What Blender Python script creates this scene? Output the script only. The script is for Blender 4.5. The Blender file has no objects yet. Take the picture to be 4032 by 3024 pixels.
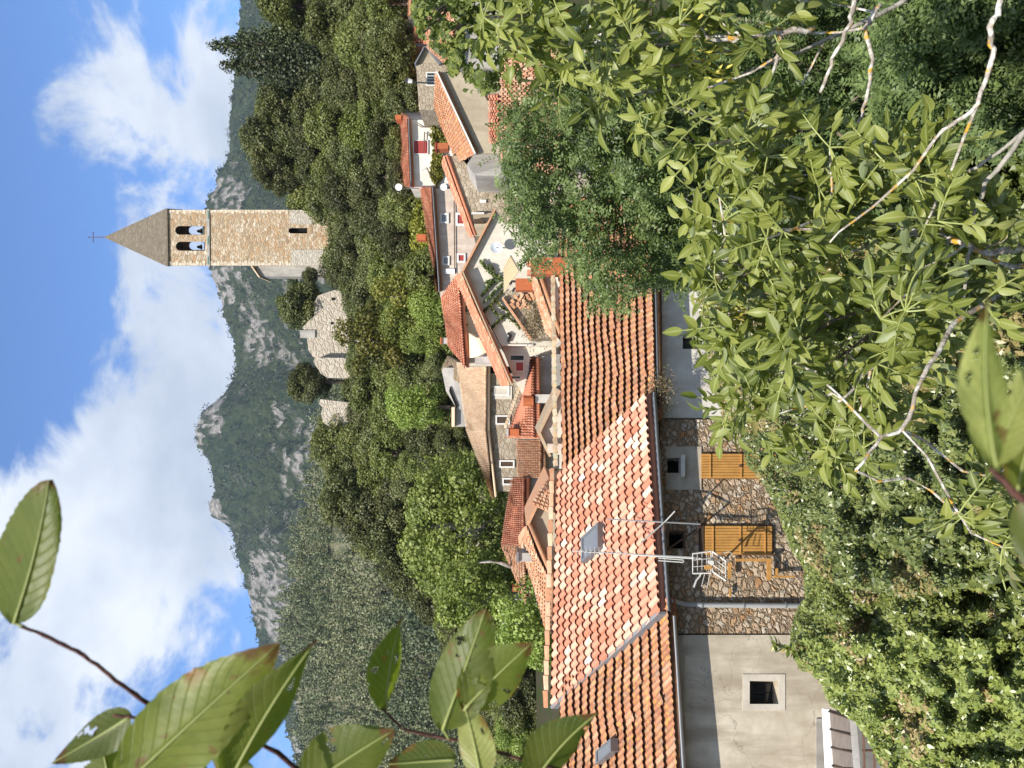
import bpy, math, random
import numpy as np
from mathutils import Vector
random.seed(11)
rng = np.random.default_rng(11)
SC = bpy.context.scene
COL = SC.collection
F = 3029.0          # focal length in photograph pixels (4032 x 3024, photograph lies on its side)
K = 4032/2212.0


def P(X, Y, d):
    """world point seen at photograph pixel (X, Y) at distance d; the photo is turned, so X runs down and Y runs left"""
    return Vector(((1512-Y)/F*d, d, (2016-X)/F*d))


def PD(X, Y, d):
    return P(X*K, Y*K, d)


# ---------------------------------------------------------------- mesh helpers
def wloc(o):
    v = Vector((0, 0, 0))
    while o is not None:
        v = v+o.location
        o = o.parent
    return v


def link(name, me, mats, parent=None, smooth=False):
    o = bpy.data.objects.new(name, me)
    for m in (mats if isinstance(mats, (list, tuple)) else [mats]):
        me.materials.append(m)
    if smooth:
        me.polygons.foreach_set('use_smooth', np.ones(len(me.polygons), dtype=bool))
    COL.objects.link(o)
    if parent is not None:
        o.parent = parent
    return o


def npmesh(name, verts, faces, mats, parent=None, tint=None, smooth=False, uv=None, vattr=None):
    verts = np.asarray(verts, dtype=np.float64).reshape(-1, 3)
    if parent is not None:
        verts = verts-np.array(wloc(parent))
    faces = np.asarray(faces, dtype=np.int32)
    k = faces.shape[1]
    n = faces.shape[0]
    me = bpy.data.meshes.new(name)
    me.vertices.add(len(verts))
    me.vertices.foreach_set('co', verts.astype(np.float32).ravel())
    me.loops.add(n*k)
    me.loops.foreach_set('vertex_index', faces.ravel())
    me.polygons.add(n)
    me.polygons.foreach_set('loop_start', np.arange(n, dtype=np.int32)*k)
    me.update(calc_edges=True)
    if tint is not None:
        a = me.attributes.new('tint', 'FLOAT', 'FACE')
        a.data.foreach_set('value', np.asarray(tint, dtype=np.float32))
    if vattr:
        for nm, arr in vattr.items():
            a = me.attributes.new(nm, 'FLOAT', 'POINT')
            a.data.foreach_set('value', np.asarray(arr, dtype=np.float32))
    if uv is not None:
        a = me.attributes.new('leafuv', 'FLOAT_VECTOR', 'POINT')
        a.data.foreach_set('vector', np.asarray(uv, dtype=np.float32).ravel())
    return link(name, me, mats, parent, smooth)


class MB:
    """collects shapes that become ONE mesh"""
    def __init__(s):
        s.v = []
        s.f = []
        s.t = []
        s.marks = []

    def poly(s, pts, t=.5):
        b = len(s.v)
        s.v += [Vector(p) for p in pts]
        s.f.append(tuple(range(b, b+len(pts))))
        s.t.append(t)

    def prism(s, pts, vec, t=.5):
        pts = [Vector(p) for p in pts]
        vec = Vector(vec)
        s.marks.append((len(s.v), len(s.f)))
        n = len(pts)
        b = len(s.v)
        s.v += pts+[p+vec for p in pts]
        s.f.append(tuple(range(b, b+n)))
        s.f.append(tuple(range(b+2*n-1, b+n-1, -1)))
        for i in range(n):
            j = (i+1) % n
            s.f.append((b+j, b+i, b+n+i, b+n+j))
        s.t += [t]*(n+2)

    def box(s, lo, hi, t=.5):
        x0, y0, z0 = lo
        x1, y1, z1 = hi
        s.prism([(x0, y0, z0), (x1, y0, z0), (x1, y0, z1), (x0, y0, z1)], (0, y1-y0, 0), t)

    def tube(s, pts, radii, seg=7, t=.5, cap=True):
        pts = [Vector(p) for p in pts]
        if not isinstance(radii, (list, tuple)):
            radii = [radii]*len(pts)
        s.marks.append((len(s.v), len(s.f)))
        b = len(s.v)
        n = len(pts)
        up = Vector((0.31, 0.17, 0.93))
        for i, p in enumerate(pts):
            q = (pts[min(i+1, n-1)]-pts[max(i-1, 0)]).normalized()
            a = q.cross(up)
            if a.length < .05:
                a = q.cross(Vector((1, 0, 0)))
            a.normalize()
            c = q.cross(a)
            for k in range(seg):
                an = 2*math.pi*k/seg
                s.v.append(p+(a*math.cos(an)+c*math.sin(an))*radii[i])
        for i in range(n-1):
            for k in range(seg):
                k2 = (k+1) % seg
                s.f.append((b+i*seg+k, b+i*seg+k2, b+(i+1)*seg+k2, b+(i+1)*seg+k))
                s.t.append(t)
        if cap:
            s.f.append(tuple(b+k for k in range(seg))[::-1])
            s.f.append(tuple(b+(n-1)*seg+k for k in range(seg)))
            s.t += [t, t]

    def blob(s, c, r, t=.5, sq=(1, 1, 1), nu=10, nv=7):
        b = len(s.v)
        for j in range(nv+1):
            th = math.pi*j/nv
            for i in range(nu):
                ph = 2*math.pi*i/nu
                s.v.append(Vector(c)+Vector((math.sin(th)*math.cos(ph)*sq[0], math.sin(th)*math.sin(ph)*sq[1], math.cos(th)*sq[2]))*r)
        for j in range(nv):
            for i in range(nu):
                i2 = (i+1) % nu
                s.f.append((b+j*nu+i, b+(j+1)*nu+i, b+(j+1)*nu+i2, b+j*nu+i2))
                s.t.append(t)

    def build_each(s, name, mats, parent=None, smooth=False):
        '''every shape an object of its own'''
        ends = s.marks[1:]+[(len(s.v), len(s.f))]
        for (v0, f0), (v1, f1) in zip(s.marks, ends):
            q = MB()
            q.v = s.v[v0:v1]
            q.f = [tuple(i-v0 for i in f) for f in s.f[f0:f1]]
            q.t = s.t[f0:f1]
            q.build(name, mats, parent, smooth)

    def build(s, name, mats, parent=None, smooth=False):
        me = bpy.data.meshes.new(name)
        off = wloc(parent) if parent is not None else Vector((0, 0, 0))
        me.from_pydata([tuple(v-off) for v in s.v], [], s.f)
        me.update()
        a = me.attributes.new('tint', 'FLOAT', 'FACE')
        a.data.foreach_set('value', np.asarray(s.t, dtype=np.float32))
        return link(name, me, mats, parent, smooth)


def tag(o, label=None, cat=None, group=None, kind=None):
    if label:
        o['label'] = label
    if cat:
        o['category'] = cat
    if group:
        o['group'] = group
    if kind:
        o['kind'] = kind
    return o


def thing(name, label, cat, loc=(0, 0, 0), group=None):
    o = bpy.data.objects.new(name, None)
    o.empty_display_size = .3
    COL.objects.link(o)
    o.location = loc
    return tag(o, label, cat, group)


def copy_tree(o, loc, rz, sc, label=None):
    r = o.copy()
    COL.objects.link(r)
    r.location = loc
    r.rotation_euler = (0, 0, rz)
    r.scale = sc
    if label:
        r['label'] = label
    for ch in o.children:
        c = ch.copy()
        COL.objects.link(c)
        c.parent = r
    return r


# ---------------------------------------------------------------- numpy noise
def hsh(ix, iy, seed=0):
    n = (ix.astype(np.int64)*374761393+iy.astype(np.int64)*668265263+seed*974634777) & 0xffffffff
    n = ((n ^ (n >> 13))*1274126177) & 0xffffffff
    n = ((n ^ (n >> 15))*2246822519) & 0xffffffff
    return ((n ^ (n >> 16)) & 0xffff)/65535.0


def vnoise(x, y, seed=0):
    xi = np.floor(x)
    yi = np.floor(y)
    u = x-xi
    v = y-yi
    u = u*u*(3-2*u)
    v = v*v*(3-2*v)
    a = hsh(xi, yi, seed)
    b = hsh(xi+1, yi, seed)
    c = hsh(xi, yi+1, seed)
    d = hsh(xi+1, yi+1, seed)
    return (a*(1-u)+b*u)*(1-v)+(c*(1-u)+d*u)*v


def fbm(x, y, o=4, seed=0):
    s = 0
    a = .5
    for i in range(o):
        s = s+a*vnoise(x, y, seed+i*17)
        x = x*2.03
        y = y*2.03
        a *= .5
    return s/(1-.5**o)


# ---------------------------------------------------------------- materials
def newmat(name):
    m = bpy.data.materials.new(name)
    m.use_nodes = True
    nt = m.node_tree
    nt.nodes.clear()
    out = nt.nodes.new('ShaderNodeOutputMaterial')
    return m, nt, out


def N(nt, typ, **kw):
    n = nt.nodes.new('ShaderNode'+typ)
    for k, v in kw.items():
        if k.startswith('i_'):
            key = k[2:]
            n.inputs[int(key) if key.isdigit() else key.replace('_', ' ')].default_value = v
        else:
            setattr(n, k, v)
    return n


def ramp(nt, stops, interp='LINEAR'):
    r = nt.nodes.new('ShaderNodeValToRGB')
    cr = r.color_ramp
    cr.interpolation = interp
    while len(cr.elements) > 1:
        cr.elements.remove(cr.elements[-1])
    cr.elements[0].position = stops[0][0]
    cr.elements[0].color = tuple(stops[0][1])+(1,)
    for p, c in stops[1:]:
        e = cr.elements.new(p)
        e.color = tuple(c)+(1,)
    return r


def L(nt, a, ao, b, bi):
    nt.links.new(a.outputs[ao], b.inputs[bi])


def mixc(nt, fac, a, b, blend='MIX'):
    """fac / a / b: sockets, floats or colours"""
    m = nt.nodes.new('ShaderNodeMix')
    m.data_type = 'RGBA'
    m.blend_type = blend
    for key, val in ((0, fac), (6, a), (7, b)):
        if hasattr(val, 'is_linked'):
            nt.links.new(val, m.inputs[key])
        elif isinstance(val, (int, float)):
            m.inputs[key].default_value = val
        else:
            m.inputs[key].default_value = tuple(val)+(1,)
    return m.outputs[2]


def coord(nt, sc=(1, 1, 1)):
    g = nt.nodes.new('ShaderNodeNewGeometry')
    mp = nt.nodes.new('ShaderNodeMapping')
    mp.inputs['Scale'].default_value = sc
    nt.links.new(g.outputs['Position'], mp.inputs['Vector'])
    return mp.outputs[0]


def noise(nt, vec, scale, detail=4, rough=.55):
    n = N(nt, 'TexNoise')
    n.inputs['Scale'].default_value = scale
    n.inputs['Detail'].default_value = detail
    n.inputs['Roughness'].default_value = rough
    if vec is not None:
        nt.links.new(vec, n.inputs['Vector'])
    return n.outputs['Fac']


def mrange(nt, val, a, b, c=0., d=1.):
    m = N(nt, 'MapRange')
    nt.links.new(val, m.inputs[0])
    m.inputs[1].default_value = a
    m.inputs[2].default_value = b
    m.inputs[3].default_value = c
    m.inputs[4].default_value = d
    return m.outputs[0]


def finish(nt, out, col, rough=.85, spec=.25, height=None, bump=.4, dist=.02):
    b = N(nt, 'BsdfPrincipled')
    if hasattr(col, 'is_linked'):
        nt.links.new(col, b.inputs['Base Color'])
    else:
        b.inputs['Base Color'].default_value = tuple(col)+(1,)
    b.inputs['Roughness'].default_value = rough
    b.inputs['Specular IOR Level'].default_value = spec
    if height is not None:
        bp = N(nt, 'Bump')
        bp.inputs['Strength'].default_value = bump
        bp.inputs['Distance'].default_value = dist
        nt.links.new(height, bp.inputs['Height'])
        nt.links.new(bp.outputs[0], b.inputs['Normal'])
    nt.links.new(b.outputs[0], out.inputs[0])
    return b


def stucco(name, c0, c1, scale=1.2, stain=None, bump=.25):
    m, nt, out = newmat(name)
    v = coord(nt)
    a = noise(nt, v, scale, 6, .62)
    col = mixc(nt, mrange(nt, a, .38, .62), tuple(x*.9 for x in c0), c1)
    b = noise(nt, v, scale*7, 5, .6)
    col = mixc(nt, mrange(nt, b, .45, .75, 0, .45), col, tuple(x*.82 for x in c0))
    if stain:
        v2 = coord(nt, (2.2, 2.2, .35))
        s = noise(nt, v2, scale*1.6, 5, .6)
        col = mixc(nt, mrange(nt, s, .47, .64, 0, .8), col, stain)
    h = noise(nt, v, 45, 4)
    if stain:
        ck = N(nt, 'TexVoronoi', feature='DISTANCE_TO_EDGE')
        ck.inputs['Scale'].default_value = .55
        wv = N(nt, 'VectorMath', operation='MULTIPLY_ADD')
        wn_ = N(nt, 'TexNoise')
        wn_.inputs['Scale'].default_value = 1.5
        wn_.inputs['Detail'].default_value = 6
        nt.links.new(v, wn_.inputs['Vector'])
        L(nt, wn_, 'Color', wv, 0)
        wv.inputs[1].default_value = (1.3, 1.3, 1.3)
        nt.links.new(v, wv.inputs[2])
        L(nt, wv, 0, ck, 'Vector')
        col = mixc(nt, mrange(nt, ck.outputs['Distance'], .0, .006, .55, 0), col, tuple(x*.55 for x in stain))
    finish(nt, out, col, .92, .15, h, bump, .01)
    return m


def rubble(name, size, stones, mortar, flat=1.0, edge=.09, bump=.9):
    """irregular stones in mortar; size = stone width in metres, flat > 1 gives flatter stones"""
    m, nt, out = newmat(name)
    v = coord(nt, (1/size, 1/size, flat/size))
    wob = N(nt, 'TexNoise')
    wob.inputs['Scale'].default_value = 1.6
    wob.inputs['Detail'].default_value = 3
    nt.links.new(v, wob.inputs['Vector'])
    ad = N(nt, 'VectorMath', operation='MULTIPLY_ADD')
    nt.links.new(wob.outputs['Color'], ad.inputs[0])
    ad.inputs[1].default_value = (1.1, 1.1, 1.1)
    nt.links.new(v, ad.inputs[2])
    vo = N(nt, 'TexVoronoi')
    vo.inputs['Scale'].default_value = 1
    nt.links.new(ad.outputs[0], vo.inputs['Vector'])
    ve = N(nt, 'TexVoronoi', feature='DISTANCE_TO_EDGE')
    ve.inputs['Scale'].default_value = 1
    nt.links.new(ad.outputs[0], ve.inputs['Vector'])
    sep = N(nt, 'SeparateColor')
    nt.links.new(vo.outputs['Color'], sep.inputs[0])
    n = len(stones)
    r = ramp(nt, [(i/(n-1), c) for i, c in enumerate(stones)])
    nt.links.new(sep.outputs[0], r.inputs[0])
    g = noise(nt, coord(nt), 9, 5, .65)
    col = mixc(nt, mrange(nt, g, .35, .7, 0, .5), r.outputs[0], tuple(x*.6 for x in stones[0]))
    col = mixc(nt, mrange(nt, ve.outputs['Distance'], edge*.35, edge, 1, 0), col, mortar)
    big = noise(nt, coord(nt), .35, 4)
    col = mixc(nt, mrange(nt, big, .4, .68, 0, .35), col, mortar)
    hh = N(nt, 'Math', operation='MULTIPLY_ADD')
    nt.links.new(g, hh.inputs[0])
    hh.inputs[1].default_value = .35
    nt.links.new(mrange(nt, ve.outputs['Distance'], 0, edge*2.2), hh.inputs[2])
    finish(nt, out, col, .9, .2, hh.outputs[0], bump, size*.26)
    return m


def tiles(name, stops, lichen=None, amount=.5, dark=.5):
    m, nt, out = newmat(name)
    a = N(nt, 'Attribute', attribute_name='tint')
    r = ramp(nt, stops)
    L(nt, a, 'Fac', r, 0)
    v = coord(nt)
    n1 = noise(nt, v, 10, 6, .7)
    col = mixc(nt, mrange(nt, n1, .42, .68, 0, dark), r.outputs[0], tuple(x*.45 for x in stops[0][1]))
    if lichen:
        n2 = noise(nt, v, 5.5, 7, .78)
        col = mixc(nt, mrange(nt, n2, .50, .60, 0, amount), col, lichen[0])
        n3 = noise(nt, v, 7.5, 7, .78)
        col = mixc(nt, mrange(nt, n3, .54, .60, 0, amount), col, lichen[1])
    h = noise(nt, v, 25, 4)
    finish(nt, out, col, .85, .2, h, .25, .01)
    return m


def plain(name, c, rough=.6, spec=.4, metal=0., var=.2, scale=4):
    m, nt, out = newmat(name)
    v = noise(nt, coord(nt), scale, 5, .6)
    col = mixc(nt, mrange(nt, v, .3, .7, 0, var), c, tuple(x*.55 for x in c))
    b = finish(nt, out, col, rough, spec, noise(nt, coord(nt), scale*8, 3), .1, .005)
    b.inputs['Metallic'].default_value = metal
    return m


def leafmat(name, stops, trans=.3, rough=.5, spec=.35, tcol=(1.25, 1.35, .45), back=0., rib=False):
    m, nt, out = newmat(name)
    a = N(nt, 'Attribute', attribute_name='tint')
    r = ramp(nt, stops)
    L(nt, a, 'Fac', r, 0)
    oi = N(nt, 'ObjectInfo')
    hs = N(nt, 'HueSaturation')
    L(nt, r, 0, hs, 'Color')
    nt.links.new(mrange(nt, oi.outputs['Random'], 0, 1, .488, .506), hs.inputs['Hue'])
    nt.links.new(mrange(nt, oi.outputs['Random'], 0, 1, .68, 1.3), hs.inputs['Value'])
    if rib:
        ma = N(nt, 'Attribute', attribute_name='mid')
        pw = N(nt, 'Math', operation='POWER', i_1=9.)
        L(nt, ma, 'Fac', pw, 0)
        hs2 = hs
        hs = N(nt, 'HueSaturation')
        nt.links.new(mixc(nt, mrange(nt, pw.outputs[0], 0, 1, 0, .75), hs2.outputs[0], (.40, .42, .17)), hs.inputs['Color'])
    b = N(nt, 'BsdfPrincipled')
    gm = N(nt, 'NewGeometry')
    bf = N(nt, 'Math', operation='MULTIPLY', i_1=back)
    L(nt, gm, 'Backfacing', bf, 0)
    nt.links.new(mixc(nt, bf.outputs[0], hs.outputs[0], (.24, .29, .17)), b.inputs['Base Color'])
    b.inputs['Roughness'].default_value = rough
    b.inputs['Specular IOR Level'].default_value = spec
    t = N(nt, 'BsdfTranslucent')
    mm = mixc(nt, 1.0, hs.outputs[0], tcol, 'MULTIPLY')
    nt.links.new(mm, t.inputs[0])
    mx = N(nt, 'MixShader')
    mx.inputs[0].default_value = trans
    L(nt, b, 0, mx, 1)
    L(nt, t, 0, mx, 2)
    L(nt, mx, 0, out, 0)
    return m


M = {}
M['tile_new'] = tiles('salmon_tile', [(0, (.45, .17, .10)), (.3, (.54, .235, .15)), (.55, (.60, .30, .20)), (.74, (.65, .385, .27)), (.90, (.70, .49, .37)), (.975, (.76, .61, .51)), (1, (.40, .31, .24))], None, 0, .16)
M['tile_old'] = tiles('weathered_tile', [(0, (.30, .125, .07)), (.4, (.42, .185, .10)), (.7, (.49, .23, .13)), (1, (.54, .31, .20))], ((.27, .20, .135), (.60, .31, .075)), .85, .45)
M['tile_pale'] = tiles('pale_straw_tile', [(0, (.58, .40, .25)), (.4, (.70, .53, .36)), (.7, (.76, .61, .44)), (1, (.66, .42, .28))], None, 0, .12)
M['tile_red'] = tiles('orange_red_tile', [(0, (.42, .15, .08)), (.5, (.54, .22, .125)), (1, (.60, .32, .20))], None, 0, .3)
M['tile_mix'] = tiles('faded_terracotta_tile', [(0, (.36, .16, .08)), (.5, (.52, .27, .15)), (1, (.62, .42, .28))], ((.30, .25, .18), (.45, .30, .16)), .5, .4)
M['lichen_tile'] = tiles('lichen_grey_tile', [(0, (.25, .16, .10)), (.5, (.42, .30, .20)), (1, (.50, .40, .28))], ((.30, .31, .22), (.42, .30, .12)), .8, .4)
M['rubble'] = rubble('rubble_stone', .165, [(.28, .165, .085), (.54, .46, .35), (.46, .23, .09), (.64, .56, .45), (.38, .24, .13), (.60, .50, .37), (.33, .24, .16), (.69, .62, .51), (.53, .34, .18), (.61, .53, .42)], (.24, .175, .11), 1.25, .10)
M['rubble_far'] = rubble('grey_rubble_stone', .27, [(.26, .20, .14), (.42, .36, .27), (.33, .26, .18), (.50, .44, .34), (.38, .31, .22)], (.36, .295, .215), 1.4, .06, .6)
M['tower_stone'] = rubble('ochre_tower_stone', .50, [(.27, .17, .095), (.56, .45, .30), (.44, .23, .10), (.64, .54, .40), (.33, .23, .14), (.72, .64, .51), (.50, .31, .16), (.60, .48, .33)], (.40, .31, .20), 2.2, .06, .6)
M['tower_patch'] = rubble('pale_grey_tower_stone', .5, [(.40, .36, .29), (.55, .50, .42), (.46, .41, .34), (.60, .55, .46)], (.47, .42, .34), 2.0, .06, .6)
M['tower_roof'] = rubble('grey_stone_slate', .34, [(.14, .115, .085), (.235, .195, .145), (.18, .15, .11), (.275, .23, .175)], (.17, .14, .105), 2.2, .05, .5)
M['ruin'] = rubble('pale_ruin_stone', .7, [(.40, .34, .26), (.52, .46, .37), (.46, .39, .30), (.58, .53, .45)], (.47, .41, .33), 1.5, .07, .6)
M['stucco_beige'] = stucco('beige_render', (.47, .405, .305), (.61, .55, .44), .8, (.34, .285, .21))
M['stucco_patch'] = stucco('buff_render_patch', (.40, .35, .27), (.48, .43, .34), 2.0)
M['stucco_white'] = stucco('white_render', (.66, .62, .54), (.75, .71, .63), 1.2, (.56, .51, .43))
M['stucco_cream'] = stucco('cream_render', (.54, .495, .41), (.62, .58, .495), .5, (.47, .42, .34))
M['stucco_tan'] = stucco('tan_render', (.36, .30, .21), (.43, .37, .27), .6, (.30, .24, .17))
M['stucco_grey'] = stucco('grey_render', (.32, .30, .27), (.42, .40, .36), .8, (.26, .24, .21))
M['stucco_pink'] = stucco('pinkish_rough_render', (.50, .40, .32), (.60, .51, .43), 1.4, (.44, .36, .30))
M['conc'] = stucco('grey_concrete', (.34, .32, .29), (.44, .42, .39), .8)
M['orange_wood'] = plain('orange_painted_wood', (.52, .27, .075), .75, .2, 0, .55, 6)
M['red_paint'] = plain('dark_red_paint', (.30, .045, .04), .6, .3)
M['brick'] = plain('red_brick', (.42, .13, .055), .9, .15, 0, .6, 9)
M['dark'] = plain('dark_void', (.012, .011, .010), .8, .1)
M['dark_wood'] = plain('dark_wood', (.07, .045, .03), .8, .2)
M['glass'] = plain('window_glass', (.025, .032, .035), .08, .6, 0, .1)
M['sky_glass'] = plain('roof_window_glass', (.16, .17, .18), .25, .5, 0, .1)
M['zinc'] = plain('zinc', (.20, .21, .22), .5, .5, .4, .25)
M['zinc_light'] = plain('pale_galvanised_metal', (.42, .43, .43), .5, .5, .3, .25)
M['iron'] = plain('rusty_iron', (.13, .075, .05), .8, .3, 0, .5, 12)
M['black'] = plain('black_metal', (.02, .02, .022), .5, .4)
M['alu'] = plain('dull_aluminium', (.66, .65, .60), .45, .5, .25, .15)
M['white'] = plain('white_paint', (.80, .79, .77), .55, .4, 0, .06)
M['frame_white'] = plain('pale_window_frame', (.62, .60, .56), .7, .3, 0, .15)
M['grey_paint'] = plain('grey_blue_shutter_paint', (.22, .25, .28), .7, .3)
M['planks'] = plain('weathered_planks', (.26, .22, .19), .85, .2, 0, .6, 5)
M['awning'] = plain('straw_coloured_sheet', (.50, .41, .25), .7, .3, 0, .15)
M['bronze'] = plain('bell_bronze', (.06, .06, .05), .5, .5, .6)


def barkmat(name, c0, c1, lich=None):
    m, nt, out = newmat(name)
    v = coord(nt)
    col = mixc(nt, mrange(nt, noise(nt, v, 22, 5, .65), .35, .65), c0, c1)
    if lich:
        col = mixc(nt, mrange(nt, noise(nt, v, 24, 5, .65), .47, .56), col, lich[0])
        col = mixc(nt, mrange(nt, noise(nt, coord(nt, (1.3, 1.2, 1.1)), 17, 5, .65), .55, .62), col, lich[1])
    finish(nt, out, col, .9, .2, noise(nt, v, 60, 4), .7, .01)
    return m


M['bark'] = barkmat('brown_bark', (.08, .06, .045), (.18, .14, .10))
M['bark_pale'] = barkmat('grey_bark', (.20, .18, .15), (.38, .35, .30))
M['bark_lichen'] = barkmat('lichen_bark', (.20, .17, .14), (.36, .31, .26), ((.52, .50, .45), (.52, .29, .035)))
M['twig'] = barkmat('red_brown_twig', (.05, .022, .018), (.10, .045, .035))
M['leaf_oak'] = leafmat('holm_oak_leaf', [(0, (.050, .062, .020)), (.5, (.112, .125, .042)), (1, (.20, .205, .08))], .25)
M['leaf_pine'] = leafmat('far_pine_leaf', [(0, (.050, .068, .030)), (.5, (.105, .125, .055)), (1, (.18, .185, .09))], .15)
M['leaf_olive'] = leafmat('olive_green_leaf', [(0, (.08, .098, .026)), (.5, (.155, .18, .05)), (1, (.25, .26, .09))], .3)
M['leaf_bright'] = leafmat('bright_green_leaf', [(0, (.10, .135, .026)), (.5, (.20, .26, .055)), (1, (.31, .35, .10))], .3)
M['leaf_yellow'] = leafmat('yellow_green_leaf', [(0, (.10, .115, .022)), (.5, (.20, .20, .04)), (1, (.32, .29, .07))], .3)
M['leaf_cypress'] = leafmat('cypress_leaf', [(0, (.025, .036, .014)), (.6, (.06, .075, .028)), (1, (.115, .125, .05))], .1)
M['leaf_lime'] = leafmat('lime_leaf', [(0, (.20, .22, .03)), (.5, (.34, .36, .05)), (1, (.46, .46, .10))], .3)
M['leaf_robinia'] = leafmat('locust_leaf', [(0, (.055, .085, .028)), (.5, (.12, .17, .055)), (.85, (.19, .25, .085)), (1, (.27, .33, .12))], .35, .45)
M['leaf_small'] = leafmat('elm_leaf', [(0, (.06, .085, .02)), (.5, (.125, .16, .036)), (1, (.22, .25, .06))], .35, .5)
M['leaf_far'] = leafmat('far_forest_leaf', [(0, (.014, .026, .012)), (.5, (.034, .048, .021)), (1, (.062, .074, .034))], .05)
M['leaf_ash'] = leafmat('ash_leaflet', [(0, (.070, .098, .016)), (.45, (.165, .198, .034)), (.8, (.275, .30, .068)), (.93, (.30, .33, .16)), (1, (.30, .26, .10))], .32, .47, .4, back=.6, rib=True)
M['leaf_hedge'] = leafmat('glossy_shrub_leaf', [(0, (.045, .062, .018)), (.5, (.100, .125, .035)), (.8, (.175, .19, .06)), (.9, (.17, .145, .052)), (1, (.26, .20, .085))], .2, .36, .45)
M['leaf_privet'] = leafmat('dark_glossy_leaf', [(0, (.065, .088, .020)), (.5, (.145, .180, .042)), (.85, (.25, .28, .072)), (.89, (.24, .20, .08)), (1, (.29, .21, .10))], .2, .36, .45)
M['leaf_dry'] = leafmat('dry_plant_leaf', [(0, (.20, .14, .08)), (.5, (.32, .25, .15)), (1, (.20, .20, .07))], .2)
M['keys'] = leafmat('ash_key', [(0, (.42, .40, .06)), (1, (.62, .54, .12))], .3)
# ---------------------------------------------------------------- foliage builders
def unit(a):
    return a/np.maximum(np.linalg.norm(a, axis=-1, keepdims=True), 1e-9)


def leaves(name, c, nrm, size, aspect, mat, parent, tint, axis=None, fold=.18):
    """one folded diamond per leaf: c centres, nrm facing, size = leaf length"""
    n = len(c)
    nrm = unit(nrm)
    if axis is None:
        axis = rng.normal(size=(n, 3))
    ax = unit(axis-nrm*np.sum(axis*nrm, 1, keepdims=True))
    sd = np.cross(nrm, ax)
    s = np.asarray(size).reshape(-1, 1)*np.ones((n, 1))
    w = s*aspect*.5
    v = np.empty((n, 4, 3))
    v[:, 0] = c-ax*s*.5
    v[:, 1] = c+sd*w+nrm*s*fold*.5-ax*s*.05
    v[:, 2] = c+ax*s*.5
    v[:, 3] = c-sd*w+nrm*s*fold*.5-ax*s*.05
    f = np.arange(n*4).reshape(n, 4)
    return npmesh(name, v.reshape(-1, 3), f, mat, parent, tint=tint)


def fronds(name, base, direc, nrm, length, npair, lsize, mat, parent, tint, aspect=.5):
    """pinnate leaves: pairs of leaflets along a stalk"""
    n = len(base)
    d = unit(direc)
    nm = unit(nrm-d*np.sum(nrm*d, 1, keepdims=True))
    sd = np.cross(d, nm)
    L_ = np.asarray(length).reshape(-1, 1)*np.ones((n, 1))
    C, A, NN, T = [], [], [], []
    for i in range(npair):
        t = (i+.7)/(npair)
        pos = base+d*L_*t-nm*L_*.22*t*t
        for sg in (-1, 1):
            a = unit(sd*sg+d*.35+rng.normal(size=(n, 3))*.15)
            C.append(pos+a*lsize*.5)
            A.append(a)
            NN.append(nm+rng.normal(size=(n, 3))*.3)
            T.append(tint+rng.normal(size=n)*.06)
    C.append(base+d*L_*1.04-nm*L_*.22)
    A.append(d)
    NN.append(nm)
    T.append(tint)
    return leaves(name, np.concatenate(C), np.concatenate(NN), lsize, aspect, mat, parent, np.concatenate(T), np.concatenate(A))


def blade_leaves(name, base, direc, nrm, size, aspect, mat, parent, tint, curl=.25, fold=.25, nu=5, rb=.06):
    """full leaf blades with a pointed outline, folded on the midrib and curved down"""
    n = len(base)
    d = unit(direc)
    nm = unit(nrm-d*np.sum(nrm*d, 1, keepdims=True))
    sd = np.cross(d, nm)
    s = np.asarray(size).reshape(-1, 1)*np.ones((n, 1))
    us = np.linspace(0, 1, nu+1)
    prof = np.sin(np.pi*us**.8)**.85
    prof[0] = rb
    prof[-1] = .0
    v = np.empty((n, (nu+1)*3, 3))
    uv = np.zeros((n, (nu+1)*3, 3))
    for i, u in enumerate(us):
        mid = base+d*s*u-nm*s*np.asarray(curl).reshape(-1, 1)*u*u
        w = s*aspect*.5*prof[i]
        v[:, i*3] = mid+sd*w+nm*w*fold*2
        v[:, i*3+1] = mid
        v[:, i*3+2] = mid-sd*w+nm*w*fold*2
    f = []
    for i in range(nu):
        a = i*3
        f += [(a+3, a+4, a+1, a), (a+4, a+5, a+2, a+1)]
    f = np.array(f)
    ff = (np.arange(n)[:, None, None]*(nu+1)*3+f[None]).reshape(-1, 4)
    return npmesh(name, v.reshape(-1, 3), ff, mat, parent, tint=np.repeat(tint, len(f)), vattr={'mid': np.tile([0., 1., 0.], n*(nu+1))})


def inpoly(px, py, poly):
    x = np.asarray(px)
    y = np.asarray(py)
    r = np.zeros(len(x), bool)
    j = len(poly)-1
    for i in range(len(poly)):
        xi, yi = poly[i]
        xj, yj = poly[j]
        c = ((yi > y) != (yj > y)) & (x < (xj-xi)*(y-yi)/((yj-yi)+1e-9)+xi)
        r ^= c
        j = i
    return r


def sample_poly(poly, n):
    a = np.array(poly)
    lo, hi = a.min(0), a.max(0)
    X, Y = np.zeros(0), np.zeros(0)
    while len(X) < n:
        x = rng.uniform(lo[0], hi[0], 3*n)
        y = rng.uniform(lo[1], hi[1], 3*n)
        k = inpoly(x, y, poly)
        X = np.concatenate([X, x[k]])
        Y = np.concatenate([Y, y[k]])
    return X[:n], Y[:n]


def pd_np(X, Y, d):
    """display-scale (2212 wide) pixels to world"""
    X = np.asarray(X)*K
    Y = np.asarray(Y)*K
    return np.stack([(1512-Y)/F*d, d+0*X, (2016-X)/F*d], 1)


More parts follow.
